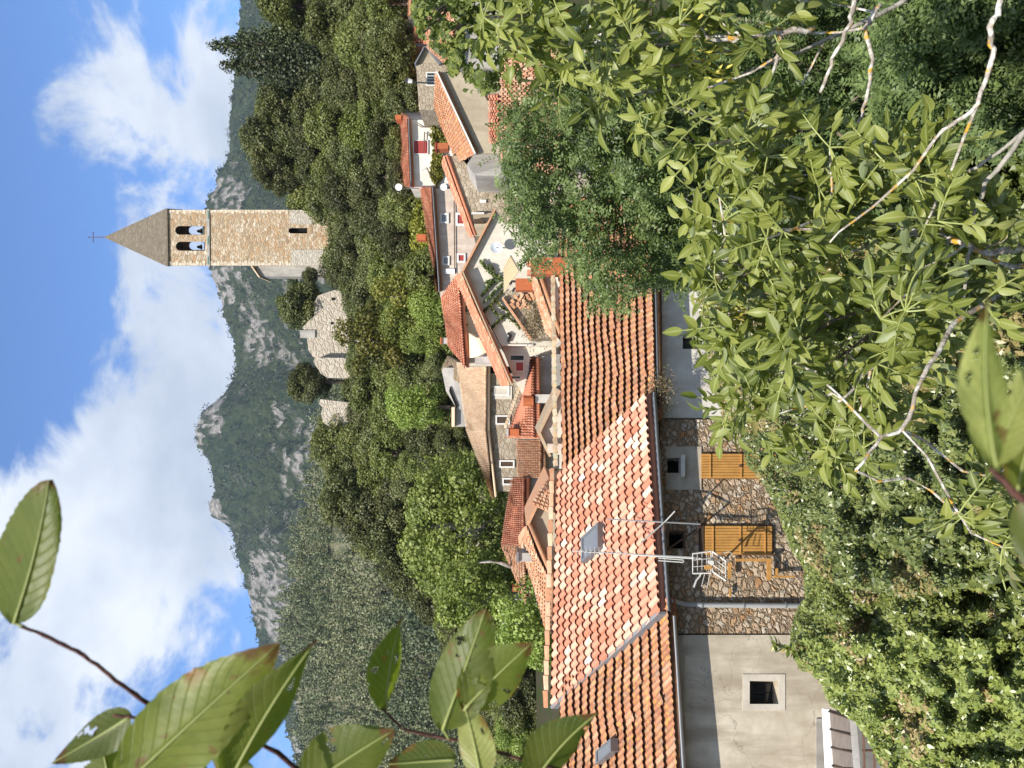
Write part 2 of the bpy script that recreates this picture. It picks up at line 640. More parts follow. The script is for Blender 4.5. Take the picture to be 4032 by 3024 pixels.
def clump_cloud(poly, dfun, n, lump=40., amp=.8, thick=.5, cut=.0, seed=0):
    """points in a leafy mass whose outline is poly; the mass is lumpy in depth and has real thickness"""
    X, Y = sample_poly(poly, int(n*(1.0+cut*2.2)))
    f = fbm(X/lump, Y/lump, 3, seed)
    if cut > 0:
        g = fbm(X/lump*1.3+7, Y/lump*1.3, 3, seed+5)
        k = g > np.quantile(g, cut)
        X, Y, f = X[k], Y[k], f[k]
    X, Y, f = X[:n], Y[:n], f[:n]
    d = dfun(X, Y)
    d = d-(f-.5)*2*amp*1.6+np.abs(rng.normal(size=len(X)))*thick
    return pd_np(X, Y, d), f


SUN = Vector((-math.sin(math.radians(24))*math.cos(math.radians(46)), -math.cos(math.radians(24))*math.cos(math.radians(46)), math.sin(math.radians(46))))


def crown_pts(blobs, n):
    """leaf points and outward normals over a set of blobs (centre, radii)"""
    vol = np.array([b[1][0]*b[1][2] for b in blobs])
    idx = rng.choice(len(blobs), n, p=vol/vol.sum())
    C = np.array([b[0] for b in blobs])[idx]
    R = np.array([b[1] for b in blobs])[idx]
    d = unit(rng.normal(size=(n, 3)))
    r = rng.uniform(.62, 1.06, (n, 1))
    return C+d*R*r, unit(d+np.array([0, 0, .35])+rng.normal(size=(n, 3))*.55), idx


def tree_proto(name, label, cat, leafm, barkm, W, H, nblob, nleaf, lsize, seed, trunk_h=None, kind='round', group=None, br=(.12, .20)):
    """a tree standing at the origin: crown of leaf clumps, tapered trunk with limbs"""
    st = np.random.default_rng(seed)
    t = thing(name, label, cat, (0, 0, 0), group)
    blobs = []
    th = trunk_h if trunk_h is not None else H*.25
    if kind == 'round':
        for i in range(nblob):
            a = st.uniform(0, 2*math.pi)
            zz = st.uniform(0, 1)
            rad = W*.5*(math.sin(math.pi*(.12+.80*zz))**.7)*math.sqrt(st.uniform(.12, 1))*.78
            r = W*st.uniform(*br)
            blobs.append(((math.cos(a)*rad, math.sin(a)*rad, th+(H-th)*(.08+.84*zz)-r*.25), (r, r, r*.82)))
    elif kind == 'cone':
        for i in range(nblob):
            zz = (i+.5)/nblob
            a = i*2.4+st.uniform(-.4, .4)
            rad = W*.5*(1-zz)**.85*st.uniform(.35, .85)
            r = W*(.06+.17*(1-zz))
            blobs.append(((math.cos(a)*rad, math.sin(a)*rad, th+(H-th)*zz*.97), (r, r, r*1.15)))
    pts, nr, idx = crown_pts(blobs, nleaf)
    bt = st.uniform(.15, .75, len(blobs))
    tint = np.clip(bt[idx]+st.normal(size=nleaf)*.16, 0, 1)
    leaves('crown', pts, nr, lsize*st.uniform(.6, 1.3, nleaf), .75, leafm, t, tint)
    mb = MB()
    mb.tube([(0, 0, -3.0), (0.05, 0, th*.6), (.1, .05, th+(H-th)*.45), (.05, 0, H*.85)], [W*.05, W*.04, W*.025, W*.006], 7)
    for i in range(7):
        b = blobs[st.integers(len(blobs))]
        z0 = th*.7+(b[0][2]-th*.7)*.35
        mb.tube([(0.05, 0, max(th*.4, z0)), tuple(Vector(b[0])*.55+Vector((0, 0, (b[0][2])*.40))), b[0]], [W*.022, W*.014, W*.004], 5)
    mb.build('trunk', barkm, t, True)
    return t


# ---------------------------------------------------------------- building builders
def tile_roof(name, RL, RR, ER, EL, nc, nr, mat, parent, seg=4, amp=.055, lift=.035, thick=.14, over=.12, tone=(0, 1), wig=.05, chan=0.):
    """canal-tile roof on the four-cornered slope ridge-left, ridge-right, eave-right, eave-left"""
    RL, RR, ER, EL = (np.array(p) for p in (RL, RR, ER, EL))
    nrm = np.cross((RR-RL)+(ER-EL), (RL-EL)+(RR-ER))
    nrm = nrm/np.linalg.norm(nrm)
    if nrm[2] < 0:
        nrm = -nrm
    V, Fc, T = [], [], []
    ph = rng.uniform(0, 6, 2)
    sag = min(.05, .012*np.linalg.norm(EL-RL))

    def pos(s, t, h):
        a = RL+(RR-RL)*s
        b = EL+(ER-EL)*s
        return a+(b-a)*t+nrm*(h+sag*math.sin(s*17+t*5+ph[0])*math.sin(s*7+ph[1])*math.sin(min(max(t, 0), 1)*3.1+.2))

    ks = [math.pi*k/seg for k in range(seg+1)]
    for i in range(nc):
        for j in range(nr):
            t0 = (j-.35)/nr if j else 0.
            t1 = min((j+1.1)/nr, 1+over/nr*2) if j < nr-1 else 1+.25/nr
            tn = float(np.clip(tone[0]+(tone[1]-tone[0])*rng.beta(1.3, 1.5), 0, 1))
            if rng.random() < .05:
                tn = float(rng.random())
            jo = rng.normal()*wig/nc*.6
            if rng.random() < .04:
                t0 += .18/nr
                t1 += .18/nr
            b = len(V)
            for (t, rr, hh) in ((t0, .34, -lift*.4 if j else 0), (t1, .41, lift)):
                for a in ks:
                    V.append(pos((i+.5+jo*nc*.1+rr*math.cos(a))/nc, t, hh+amp*math.sin(a)))
            for k in range(seg):
                Fc.append((b+k, b+k+1, b+seg+2+k, b+seg+1+k))
                T.append(tn)
            b = len(V)
            w = .26
            for (t, hh) in ((t0, chan-lift*.4 if j else chan), (t1, chan+lift)):
                V.append(pos((i-w)/nc, t, hh))
                V.append(pos((i+w)/nc, t, hh))
            Fc.append((b, b+1, b+3, b+2))
            T.append(float(np.clip(tn*.85+rng.normal()*.1, 0, 1)))
    b = len(V)
    for h in (-.055, -thick-.04):
        for (s, t) in ((0, 0), (1, 0), (1, 1), (0, 1)):
            V.append(pos(s, t, h))
    for q in ((0, 1, 2, 3), (7, 6, 5, 4), (0, 4, 5, 1), (1, 5, 6, 2), (2, 6, 7, 3), (3, 7, 4, 0)):
        Fc.append(tuple(b+k for k in q))
        T.append(.3)
    return npmesh(name, V, Fc, mat, parent, tint=T)


def ridge(name, A, B, n, r, mat, parent, seg=5, t0=0, t1=1):
    """row of half-round ridge tiles"""
    A, B = Vector(A), Vector(B)
    d = (B-A)
    side = d.cross(Vector((0, 0, 1))).normalized()
    up = side.cross(d).normalized()
    if up.z < 0:
        up = -up
    V, Fc, T = [], [], []
    for i in range(n):
        tn = rng.uniform(t0, t1)
        b = len(V)
        for (t, rr) in ((i/n, r*.86), ((i+1.1)/n, r)):
            for k in range(seg+1):
                a = math.pi*k/seg
                V.append(A+d*t+side*math.cos(a)*rr+up*(math.sin(a)*rr*.8+(.02 if t > i/n else 0)))
        for k in range(seg):
            Fc.append((b+k, b+k+1, b+seg+2+k, b+seg+1+k))
            T.append(tn)
    return npmesh(name, [tuple(v) for v in V], Fc, mat, parent, tint=T)


def wall(name, pts, depth, mat, parent):
    """wall block: outline (X, Y, distance) in photograph pixels, carried back by depth metres"""
    mb = MB()
    mb.prism([P(*p) for p in pts], (0, depth, 0))
    return mb.build(name, mat, parent)


def boxp(mb, X0, X1, Y0, Y1, d, depth, t=.5):
    mb.prism([P(X1, Y1, d), P(X1, Y0, d), P(X0, Y0, d), P(X0, Y1, d)], (0, depth, 0), t)


def boxpart(name, X0, X1, Y0, Y1, d, depth, mat, parent):
    mb = MB()
    boxp(mb, X0, X1, Y0, Y1, d, depth)
    return mb.build(name, mat, parent)


def window(parent, X0, X1, Y0, Y1, d, fw, fmat, pmat, name='window', bars=0, closed=False):
    """frame standing proud of the wall with a recessed pane as its sub-part"""
    mb = MB()
    dp = .16
    boxp(mb, X0-fw, X0, Y0-fw, Y1+fw, d-.07, dp)
    boxp(mb, X1, X1+fw, Y0-fw, Y1+fw, d-.09, dp)
    boxp(mb, X0, X1, Y0-fw, Y0, d-.07, dp)
    boxp(mb, X0, X1, Y1, Y1+fw, d-.07, dp)
    for i in range(bars):
        y = Y0+(Y1-Y0)*(i+1)/(bars+1)
        boxp(mb, X0, X1, y-fw*.25, y+fw*.25, d-.06, .04)
    f = mb.build(name, fmat, parent)
    boxpart('shutter' if closed else 'pane', X0-.5, X1+.5, Y0-.5, Y1+.5, d-.02, .05, pmat, f)
    return f


def house(name, label, base, cat='house', group=None):
    return thing(name, label, cat, base, group)
# ================================================================ SETTING: world, sun, camera
w = bpy.data.worlds.new('World')
SC.world = w
w.use_nodes = True
nt = w.node_tree
nt.nodes.clear()
SUN_EL = math.radians(46)
SUN_AZ = math.radians(24)          # behind the camera, to its left
wo = N(nt, 'OutputWorld')
bg = N(nt, 'Background')
sky = N(nt, 'TexSky', sky_type='NISHITA')
sky.sun_disc = False
sky.sun_elevation = SUN_EL
sky.sun_rotation = math.pi+SUN_AZ
sky.air_density = 1.0
sky.dust_density = .6
sky.ozone_density = 2.2
tc = N(nt, 'TexCoord')
nv = N(nt, 'VectorMath', operation='NORMALIZE')
L(nt, tc, 'Generated', nv, 0)
sx = N(nt, 'SeparateXYZ')
L(nt, nv, 0, sx, 0)
# cloud layer: puffs of noise around a few cloud centres on the sky sphere
mp = N(nt, 'Mapping')
mp.inputs['Scale'].default_value = (1.0, 1.0, 1.5)
L(nt, nv, 0, mp, 0)
n1 = N(nt, 'TexNoise', i_Scale=6.5, i_Detail=10., i_Roughness=.60, i_Distortion=.35)
L(nt, mp, 0, n1, 'Vector')
n2 = N(nt, 'TexNoise', i_Scale=2.1, i_Detail=4., i_Roughness=.5)
L(nt, mp, 0, n2, 'Vector')


def skydir(X, Y):
    return P(X*K, Y*K, 1).normalized()


cov = None
# (X, Y, radius, weight) of cloud banks in the sky
for (X, Y, r, wt) in ((280, 1080, .22, .34), (120, 1300, .20, .30), (470, 1000, .12, .2), (330, 1350, .13, .20), (330, 680, .16, .26), (420, 620, .12, .2), (230, 390, .085, .17), (430, 260, .17, .25), (390, 60, .17, .24), (200, 560, .07, .14), (430, 380, .12, .14), (330, 590, .1, .1),
                      (60, 1580, .12, .26), (230, 190, .07, .14), (20, 620, .06, .12), (480, 900, .15, .12), (330, 820, .1, .08), (150, 720, .14, -.18), (60, 350, .22, -.26), (60, 830, .17, -.24), (480, 1330, .08, -.22), (300, 1500, .08, -.16), (140, 130, .11, -.1)):
    c = N(nt, 'VectorMath', operation='DISTANCE')
    L(nt, nv, 0, c, 0)
    c.inputs[1].default_value = skydir(X, Y)
    g = N(nt, 'MapRange', interpolation_type='SMOOTHERSTEP')
    nt.links.new(c.outputs['Value'], g.inputs[0])
    g.inputs[1].default_value = r*1.25
    g.inputs[2].default_value = 0
    g.inputs[3].default_value = 0
    g.inputs[4].default_value = wt
    if cov is None:
        cov = g.outputs[0]
    else:
        a = N(nt, 'Math', operation='ADD')
        nt.links.new(cov, a.inputs[0])
        nt.links.new(g.outputs[0], a.inputs[1])
        cov = a.outputs[0]
# unseen broken cloud added behind and above the viewpoint to whiten the ambient light
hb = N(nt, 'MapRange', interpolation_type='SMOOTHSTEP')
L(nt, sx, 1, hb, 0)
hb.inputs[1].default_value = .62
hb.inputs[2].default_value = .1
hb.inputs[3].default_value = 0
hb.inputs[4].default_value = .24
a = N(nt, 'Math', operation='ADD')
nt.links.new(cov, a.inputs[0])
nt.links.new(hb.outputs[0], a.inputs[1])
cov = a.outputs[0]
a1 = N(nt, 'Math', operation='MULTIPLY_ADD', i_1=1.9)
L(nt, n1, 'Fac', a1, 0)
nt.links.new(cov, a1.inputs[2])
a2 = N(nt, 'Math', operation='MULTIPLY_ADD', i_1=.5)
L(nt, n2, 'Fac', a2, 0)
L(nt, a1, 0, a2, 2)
alpha = N(nt, 'MapRange', interpolation_type='SMOOTHSTEP')
L(nt, a2, 0, alpha, 0)
alpha.inputs[1].default_value = 1.25
alpha.inputs[2].default_value = 1.55
# lit and grey parts of the clouds
n3 = N(nt, 'TexNoise', i_Scale=4.0, i_Detail=6., i_Roughness=.55)
ofs = N(nt, 'VectorMath', operation='ADD')
L(nt, mp, 0, ofs, 0)
ofs.inputs[1].default_value = (.05, 0, -.07)
L(nt, ofs, 0, n3, 'Vector')
cr = ramp(nt, [(.34, (3.7, 4.3, 5.3)), (.5, (5.0, 5.6, 6.6)), (.66, (6.7, 7.1, 7.7))])
L(nt, n3, 'Fac', cr, 0)
skyc = mixc(nt, 1.0, sky.outputs[0], (1.0, 1.30, 1.68), 'MULTIPLY')
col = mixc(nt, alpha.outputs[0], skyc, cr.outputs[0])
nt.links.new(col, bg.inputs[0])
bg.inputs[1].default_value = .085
L(nt, bg, 0, wo, 0)
w.cycles.sampling_method = 'MANUAL'
w.cycles.sample_map_resolution = 512

sd = bpy.data.lights.new('sun', 'SUN')
sd.energy = 4.4
sd.angle = math.radians(.53)
sd.color = (1.0, .94, .85)
so = bpy.data.objects.new('sun', sd)
COL.objects.link(so)
so.location = (-30, -40, 60)
so.rotation_euler = (-SUN).to_track_quat('-Z', 'Y').to_euler()

cd = bpy.data.cameras.new('camera')
cd.sensor_fit = 'HORIZONTAL'
cd.sensor_width = 36
cd.lens = 36*F/4032
cd.clip_start = .05
cd.clip_end = 6000
cd.dof.use_dof = True
cd.dof.focus_distance = 18
cd.dof.aperture_fstop = 13
co = bpy.data.objects.new('camera', cd)
COL.objects.link(co)
from mathutils import Matrix
co.matrix_world = Matrix(((0, 1, 0, 0), (0, 0, -1, 0), (-1, 0, 0, 0), (0, 0, 0, 1)))   # the phone was held on its side
SC.camera = co
SC.view_settings.view_transform = 'Standard'
SC.view_settings.look = 'None'
SC.view_settings.exposure = 0.75
SC.cycles.max_bounces = 6
SC.cycles.diffuse_bounces = 3
SC.cycles.transmission_bounces = 3
SC.cycles.volume_bounces = 0
SC.cycles.use_fast_gi = False

# ================================================================ SETTING: terrain
def grid(name, fn, na, nb, mats, kind='structure', vat=None, smooth=True):
    A, B = np.meshgrid(np.linspace(0, 1, na), np.linspace(0, 1, nb), indexing='ij')
    v, at = fn(A.ravel(), B.ravel())
    i = np.arange(na*nb).reshape(na, nb)
    f = np.stack([i[:-1, :-1], i[1:, :-1], i[1:, 1:], i[:-1, 1:]], -1).reshape(-1, 4)
    o = npmesh(name, v, f, mats, None, smooth=smooth, vattr=at)
    return tag(o, kind=kind)


def ground_z(x, y):
    return np.interp(y, [-60, -3, .6, 3, 6, 11, 20, 30, 48, 75, 160, 2600], [-1.2, -1.65, -1.75, -4.6, -6.6, -8.6, -9.2, -6.5, -1.5, -4, -75, -75])


def g_ground(a, b):
    y = -60+2500*b**3.2
    x = (a-.5)*2
    x = np.sign(x)*(np.abs(x)**3)*2300
    z = ground_z(x, y)+(fbm(x*.3, y*.3, 4, 3)-.5)*.5
    return np.stack([x, y, z], 1), None


m, nt, out = newmat('soil_and_grass')
v = coord(nt)
c1 = mixc(nt, mrange(nt, noise(nt, v, .8, 6, .65), .4, .6), (.05, .042, .028), (.035, .045, .016))
finish(nt, out, c1, .95, .1, noise(nt, v, 6, 5), .6, .05)
M['ground'] = m
grid('ground', g_ground, 160, 260, M['ground'])

# the wooded rise behind the village
CY = [-200, 0, 100, 200, 300, 400, 450, 520, 570, 640, 700, 800, 900, 960, 1030, 1100, 1180, 1250, 1330, 1400, 1659, 1900]
CX = [640, 630, 640, 605, 590, 645, 690, 705, 690, 712, 716, 716, 722, 722, 748, 800, 868, 915, 970, 1010, 1085, 1110]
LY = [-200, 0, 200, 400, 500, 620, 760, 900, 1000, 1080, 1330, 1659, 1900]
LX = [845, 850, 860, 870, 900, 940, 950, 980, 1010, 1075, 1100, 1130, 1150]
CREST_D, LOW_D = 86., 50.


def hill_pt(Yd, t):
    """t = 0 at the foot, 1 at the crest; returns pixel X and distance"""
    cx = np.interp(Yd, CY, CX)
    lx = np.interp(Yd, LY, LX)
    return lx+(cx-lx)*t, LOW_D+(CREST_D-LOW_D)*t


def g_hill(a, b):
    Yd = -500+2700*a
    t = b*1.5
    tt = np.minimum(t, 1.)
    X, d = hill_pt(Yd, tt)
    p = pd_np(X, Yd, d)
    p[:, 2] -= 2.1
    over = np.maximum(t-1, 0)
    p[:, 1] += over*80
    p[:, 2] -= over*over*130
    p[:, 2] += (fbm(p[:, 0]*.15, p[:, 1]*.15, 3, 9)-.5)*1.2
    return p, None


M['hill'] = stucco('dark_woodland_soil', (.035, .038, .018), (.075, .07, .04), .5)
grid('hillside', g_hill, 140, 60, M['hill'])

# mountains: forest canopy on a slope that ends in rock
def canopy(x, y, cell, hmax, seed):
    gx = np.floor(x/cell)
    gy = np.floor(y/cell)
    best = np.zeros(len(x))
    tone = np.zeros(len(x))
    for i in (-1, 0, 1):
        for j in (-1, 0, 1):
            cx, cy = gx+i, gy+j
            px = (cx+hsh(cx, cy, seed))*cell
            py = (cy+hsh(cx, cy, seed+1))*cell
            r = cell*(.45+.45*hsh(cx, cy, seed+2))
            h = hmax*(.4+.6*hsh(cx, cy, seed+3))
            q = 1-((x-px)**2+(y-py)**2)/r**2
            b = np.where(q > 0, h*np.sqrt(np.maximum(q, 0)), 0)
            k = b > best
            best = np.where(k, b, best)
            tone = np.where(k, hsh(cx, cy, seed+4), tone)
    return best, tone


SKY = [(-500, 600), (-200, 545), (0, 522), (60, 520), (130, 515), (200, 505), (270, 500), (330, 498), (350, 492), (370, 474), (400, 468), (430, 450), (453, 445), (510, 438), (573, 453), (600, 458), (640, 476), (680, 485), (700, 495), (740, 508), (770, 512), (800, 511),
       (820, 505), (850, 490), (866, 466), (880, 446), (900, 432), (930, 421), (955, 424), (972, 432), (985, 447), (997, 458), (1030, 462), (1055, 469), (1066, 466), (1078, 456), (1090, 450), (1104, 451), (1118, 462), (1128, 482), (1140, 503), (1200, 515), (1250, 530), (1300, 540), (1350, 553), (1400, 565), (1450, 588), (1550, 615), (1659, 645), (1900, 700), (2300, 760)]
SKYY = [p[0] for p in SKY]
SKYX = [p[1] for p in SKY]
R0, R1 = 430., 1150.


def g_mount(a, b):
    Yd = -500+2700*a
    s = (1512-Yd*K)/F
    t = np.minimum(b*1.12, 1.0)
    hs = (1106-np.interp(Yd, SKYY, SKYX))/1662.
    hs_s = (1106-(np.interp(Yd-60, SKYY, SKYX)+np.interp(Yd+60, SKYY, SKYX)+np.interp(Yd, SKYY, SKYX))/3)/1662.
    d = R0+(R1-R0)*t
    ht = hs_s*(1-np.clip((t-.80)/.2, 0, 1))+hs*np.clip((t-.80)/.2, 0, 1)
    slope = np.interp(t, [0, .25, .6, .85, 1], [0, .42, .72, .88, 1.0])
    z = ht*d*slope+(1-slope)*(-60)
    rid = np.sin(s*34+t*3)*.5+np.sin(s*71+1.3+t*2)*.35+(fbm(s*40, t*3, 4, 21)-.5)*1.4
    z += rid*24*np.clip(t*4, 0, 1)*np.clip((1-t)*3.5, 0, 1)
    over = np.maximum(b*1.12-1, 0)
    d = d+over*900
    z -= over*1500*over+over*260
    x = s*d
    # where bare rock shows
    k = fbm(x*.015, z*.022, 5, 31)+.42*(fbm(x*.075, z*.10, 4, 5)-.5)
    X = np.interp(Yd, SKYY, SKYX)
    px = 1106-z/d*1662
    band = px-X
    bias = np.zeros(len(x))
    bias += .36*np.exp(-((Yd-560)/140)**2)*np.exp(-(band/70)**2)
    bias += .12*np.exp(-((Yd-640)/90)**2)*np.exp(-(band/75)**2)
    bias += .5*np.exp(-((Yd-925)/62)**2)*np.exp(-(band/36)**2)
    bias += .5*np.exp(-((Yd-1095)/30)**2)*np.exp(-(band/26)**2)
    bias += .26*np.exp(-((Yd-1290)/110)**2)*np.exp(-((band-30)/50)**2)
    bias += .14*np.exp(-((Yd-420)/45)**2)*np.exp(-(band/40)**2)
    bias += .12*np.exp(-((Yd-850)/260)**2)*np.exp(-((px-600)/50)**2)
    bias -= .16*(Yd < 350)+.02
    rock = np.clip((k+bias-.625)*14, 0, 1)*np.where(hsh(np.floor(x/6.5), np.floor(d/9.), 12) > .30, 1, .1)
    bump, tone = canopy(x, d, 6.0, 5.0, 77)
    bump = bump*(.75+.5*fbm(x*.5, d*.5, 2, 3))
    crag = (fbm(x*.05, z*.09, 5, 55)-.5)*16+(fbm(x*.2, z*.3, 3, 56)-.5)*6
    z = z+bump*(1-rock)
    d = d+crag*rock*np.clip((1-t)*8+.25, 0, 1)
    tone = np.clip(tone*.75+.25*fbm(x*.01, d*.012, 3, 8), 0, 1)
    return np.stack([x, d, z], 1), {'rock': rock, 'tone': tone}


def terrain_mat(name, f0, f1, r0, r1, rs):
    m, nt, out = newmat(name)
    a = N(nt, 'Attribute', attribute_name='rock')
    b = N(nt, 'Attribute', attribute_name='tone')
    v = coord(nt)
    rp = ramp(nt, [(0, f0), (1, f1)])
    L(nt, b, 'Fac', rp, 0)
    fc = mixc(nt, mrange(nt, noise(nt, v, rs*5, 5, .7), .35, .7, 0, .6), rp.outputs[0], tuple(c*.45 for c in f0))
    rk = mixc(nt, mrange(nt, noise(nt, coord(nt, (1, 1, .45)), rs*1.8, 8, .78), .40, .58), r0, r1)
    col = mixc(nt, a.outputs['Fac'], fc, rk)
    finish(nt, out, col, .95, .1, noise(nt, v, rs*3, 6, .7), .8, 1.0)
    return m


M['mountain'] = terrain_mat('forested_limestone', (.012, .024, .012), (.052, .066, .028), (.085, .08, .07), (.235, .222, .205), .10)
grid('mountain', g_mount, 1150, 330, M['mountain'])

nT = 15000
p_, at_ = g_mount(rng.random(nT), rng.uniform(0, .91, nT))
k_ = (at_['rock'] < .35) | (rng.random(nT) < .05)
p_, tn_ = p_[k_], at_['tone'][k_]
nT, q = len(p_), 13
h_ = rng.uniform(2.5, 6.5, (nT, 1))*(p_[:, 1:2]/900)**.5
pts = p_[:, None, :]+rng.normal(size=(nT, q, 3))*h_[:, :, None]*np.array([.42, .42, .45])+np.array([0, 0, 1.])*h_[:, :, None]*.35
o = leaves('mountain_wood', pts.reshape(-1, 3), rng.normal(size=(nT*q, 3))+np.array([0, -.8, .8]), (h_*np.ones((nT, q))).ravel()*.42, .85, M['leaf_far'], None, np.clip(tn_[:, None]+rng.normal(size=(nT, q))*.2, 0, 1).ravel())
tag(o, 'dark oak forest covering the far mountain between the crags', 'forest', kind='stuff')

# nearer pine-grown slope of the valley
MY = [300, 640, 900, 1000, 1065, 1196, 1238, 1321, 1400, 1523, 1659, 2200]
MX = [860, 760, 690, 660, 650, 631, 621, 603, 602, 622, 642, 660]


def mid_pt(Yd, t):
    s = (1512-Yd*K)/F
    hs = (1106-np.interp(Yd, MY, MX))/1662.
    d = 150+230*t
    sl = np.interp(t, [0, .3, .7, 1], [.0, .45, .82, 1.0])
    z = hs*d*sl+(1-sl)*(-14)-4
    z = z+(np.sin(s*60+t*4)*2.5+(fbm(s*50, t*3, 3, 91)-.5)*7)*np.clip(t*4, 0, 1)*np.clip((1-t)*3, 0, 1)
    return s*d, d, z


def g_mid(a, b):
    Yd = 300+1700*a
    t = np.minimum(b*1.15, 1)
    x, d, z = mid_pt(Yd, t)
    over = np.maximum(b*1.15-1, 0)
    d = d+over*300
    z = z-over*over*900-over*60
    return np.stack([x, d, z], 1), None


M['midhill'] = stucco('dry_scrub_soil', (.065, .078, .038), (.15, .145, .085), .12, (.20, .175, .12))
grid('valley_slope', g_mid, 160, 60, M['midhill'])
m, nt, out = newmat('valley_air')
vol = N(nt, 'VolumePrincipled')
vol.inputs['Color'].default_value = (.66, .80, 1.0, 1)
vol.inputs['Density'].default_value = .00010
vol.inputs['Anisotropy'].default_value = .2
L(nt, vol, 0, out, 'Volume')
mb = MB()
mb.box((-2450, -75, -80), (2450, 2560, 560))
hz = mb.build('haze', m)
tag(hz, kind='stuff')
# ================================================================ NEAR ROW OF HOUSES
# facade line in plan (seen obliquely, running away to the right)
NB = Vector((-.396, .918, 0))       # points back into the houses
A0 = Vector((-7.17, 14.36, 0))+NB*.5
B0 = Vector((-.21, 17.36, 0))+NB*.5


def Wd(Y, o=0.):
    """distance at which the sight line of column Y meets the facade plane, o metres proud of it"""
    s = (1512-Y)/F
    a = A0-NB*o
    e = B0-A0
    t = (s*a.y-a.x)/(e.x-s*e.y)
    return a.y+t*e.y


def W(X, Y, o=0.):
    return P(X, Y, Wd(Y, o))


def wbox(mb, X0, X1, Y0, Y1, o, th, t=.5):
    mb.prism([W(X1, Y1, o), W(X1, Y0, o), W(X0, Y0, o), W(X0, Y1, o)], NB*th, t)


def wpart(name, X0, X1, Y0, Y1, o, th, mat, parent):
    mb = MB()
    wbox(mb, X0, X1, Y0, Y1, o, th)
    return mb.build(name, mat, parent)


def holed(name, X0, X1, Y0, Y1, holes, mat, parent, o=0., reveal=.3, back=6.):
    """facade with real openings: holes (X0, X1, Y0, Y1, depth); behind it the block of the house"""
    mb = MB()
    xs = sorted({X0, X1}.union(*[{h[0], h[1]} for h in holes])) if holes else [X0, X1]
    ys = sorted({Y0, Y1}.union(*[{h[2], h[3]} for h in holes])) if holes else [Y0, Y1]
    for i in range(len(xs)-1):
        for j in range(len(ys)-1):
            cx, cy = (xs[i]+xs[i+1])/2, (ys[j]+ys[j+1])/2
            if any(h[0] < cx < h[1] and h[2] < cy < h[3] for h in holes):
                continue
            mb.poly([W(xs[i+1], ys[j+1], o), W(xs[i+1], ys[j], o), W(xs[i], ys[j], o), W(xs[i], ys[j+1], o)])
    for h in holes:
        q = [W(h[1], h[3], o), W(h[1], h[2], o), W(h[0], h[2], o), W(h[0], h[3], o)]
        for k in range(4):
            a, b = q[k], q[(k+1) % 4]
            mb.poly([a, b, b+NB*h[4], a+NB*h[4]])
    q = [W(X1, Y1, o), W(X1, Y0, o), W(X0, Y0, o), W(X0, Y1, o)]
    for k in range(4):
        a, b = q[k], q[(k+1) % 4]
        mb.poly([b, a, a+NB*back, b+NB*back])
    mb.poly([p+NB*back for p in q[::-1]])
    return mb.build(name, mat, parent)


def gutter(name, A, B, r, mat, parent):
    """half-round gutter from A to B"""
    A, B = Vector(A), Vector(B)
    d = (B-A).normalized()
    side = d.cross(Vector((0, 0, 1))).normalized()
    V, Fc = [], []
    for (rr) in (r, r*.86):
        for p in (A, B):
            for k in range(9):
                a = math.pi*k/8
                V.append(tuple(p+side*math.cos(a)*rr-Vector((0, 0, 1))*math.sin(a)*rr))
    for k in range(8):
        Fc.append((k, k+1, 9+k+1, 9+k))
        Fc.append((18+k, 27+k, 27+k+1, 18+k+1))
    Fc += [(0, 9, 27, 18), (8, 26, 35, 17)]
    return npmesh(name, V, Fc, mat, parent, tint=np.full(len(Fc), .5), smooth=False)


# ---- middle house: rubble stone under the new salmon roof
hs = house('stone_house', 'rubble stone house with orange shutters under the bright salmon tiled roof', W(3700, 2050)-Vector((0, 0, 0)))
RL, RR = P(2190, 2782, 18.4), P(2213, 1862, 20.4)
EL, ER = P(2617, 2408, 15.45), P(2561, 1548, 17.25)
up = Vector((0, 0, .10))
rf = tile_roof('roof', RL+up, RR+up, ER+up, EL+up, 27, 14, M['tile_new'], hs, seg=6, amp=.058, lift=.05, wig=.5)
ridge('ridge_cap', RL+Vector((-.05, .05, .2)), RR+Vector((.05, .05, .2)), 17, .15, M['tile_mix'], hs)
# rear slope of the same roof
bk = Vector((2.0, -1.0, 0))
tile_roof('rear_slope', RL+up+Vector((0, .06, 0)), RR+up+Vector((0, .06, 0)), RR+Vector((-1.5, 3.4, -1.6)), RL+Vector((-1.5, 3.4, -1.6)), 24, 8, M['tile_mix'], hs, seg=3)
# lead verge on the left, standing over the older neighbour roof
mb = MB()
e = (RL-EL)
sd_ = Vector((-.918, -.396, 0))
mb.prism([EL+sd_*.0+up*1.5, RL+sd_*.0+up*1.5, RL+sd_*.05+up*1.2, EL+sd_*.05+up*1.2], (0, 0, -.16))
mb.build('verge_flashing', M['zinc'], hs)
holed('wall', 2600, 4100, 1652, 2494, [(2628, 2682, 1802, 1862, .3), (2634, 2700, 2088, 2160, .5)], M['rubble'], hs)
mb = MB()
wbox(mb, 2682, 2762, 1758, 1928, .03, .05)
wbox(mb, 2622, 2682, 1758, 1802, .03, .05)
wbox(mb, 2622, 2682, 1862, 1928, .03, .05)
mb.build('render_patch', M['stucco_patch'], hs)
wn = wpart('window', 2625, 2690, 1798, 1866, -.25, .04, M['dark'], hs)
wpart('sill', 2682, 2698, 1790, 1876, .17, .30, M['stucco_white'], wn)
wpart('loft_opening', 2630, 2705, 2083, 2165, -.45, .04, M['dark'], hs)


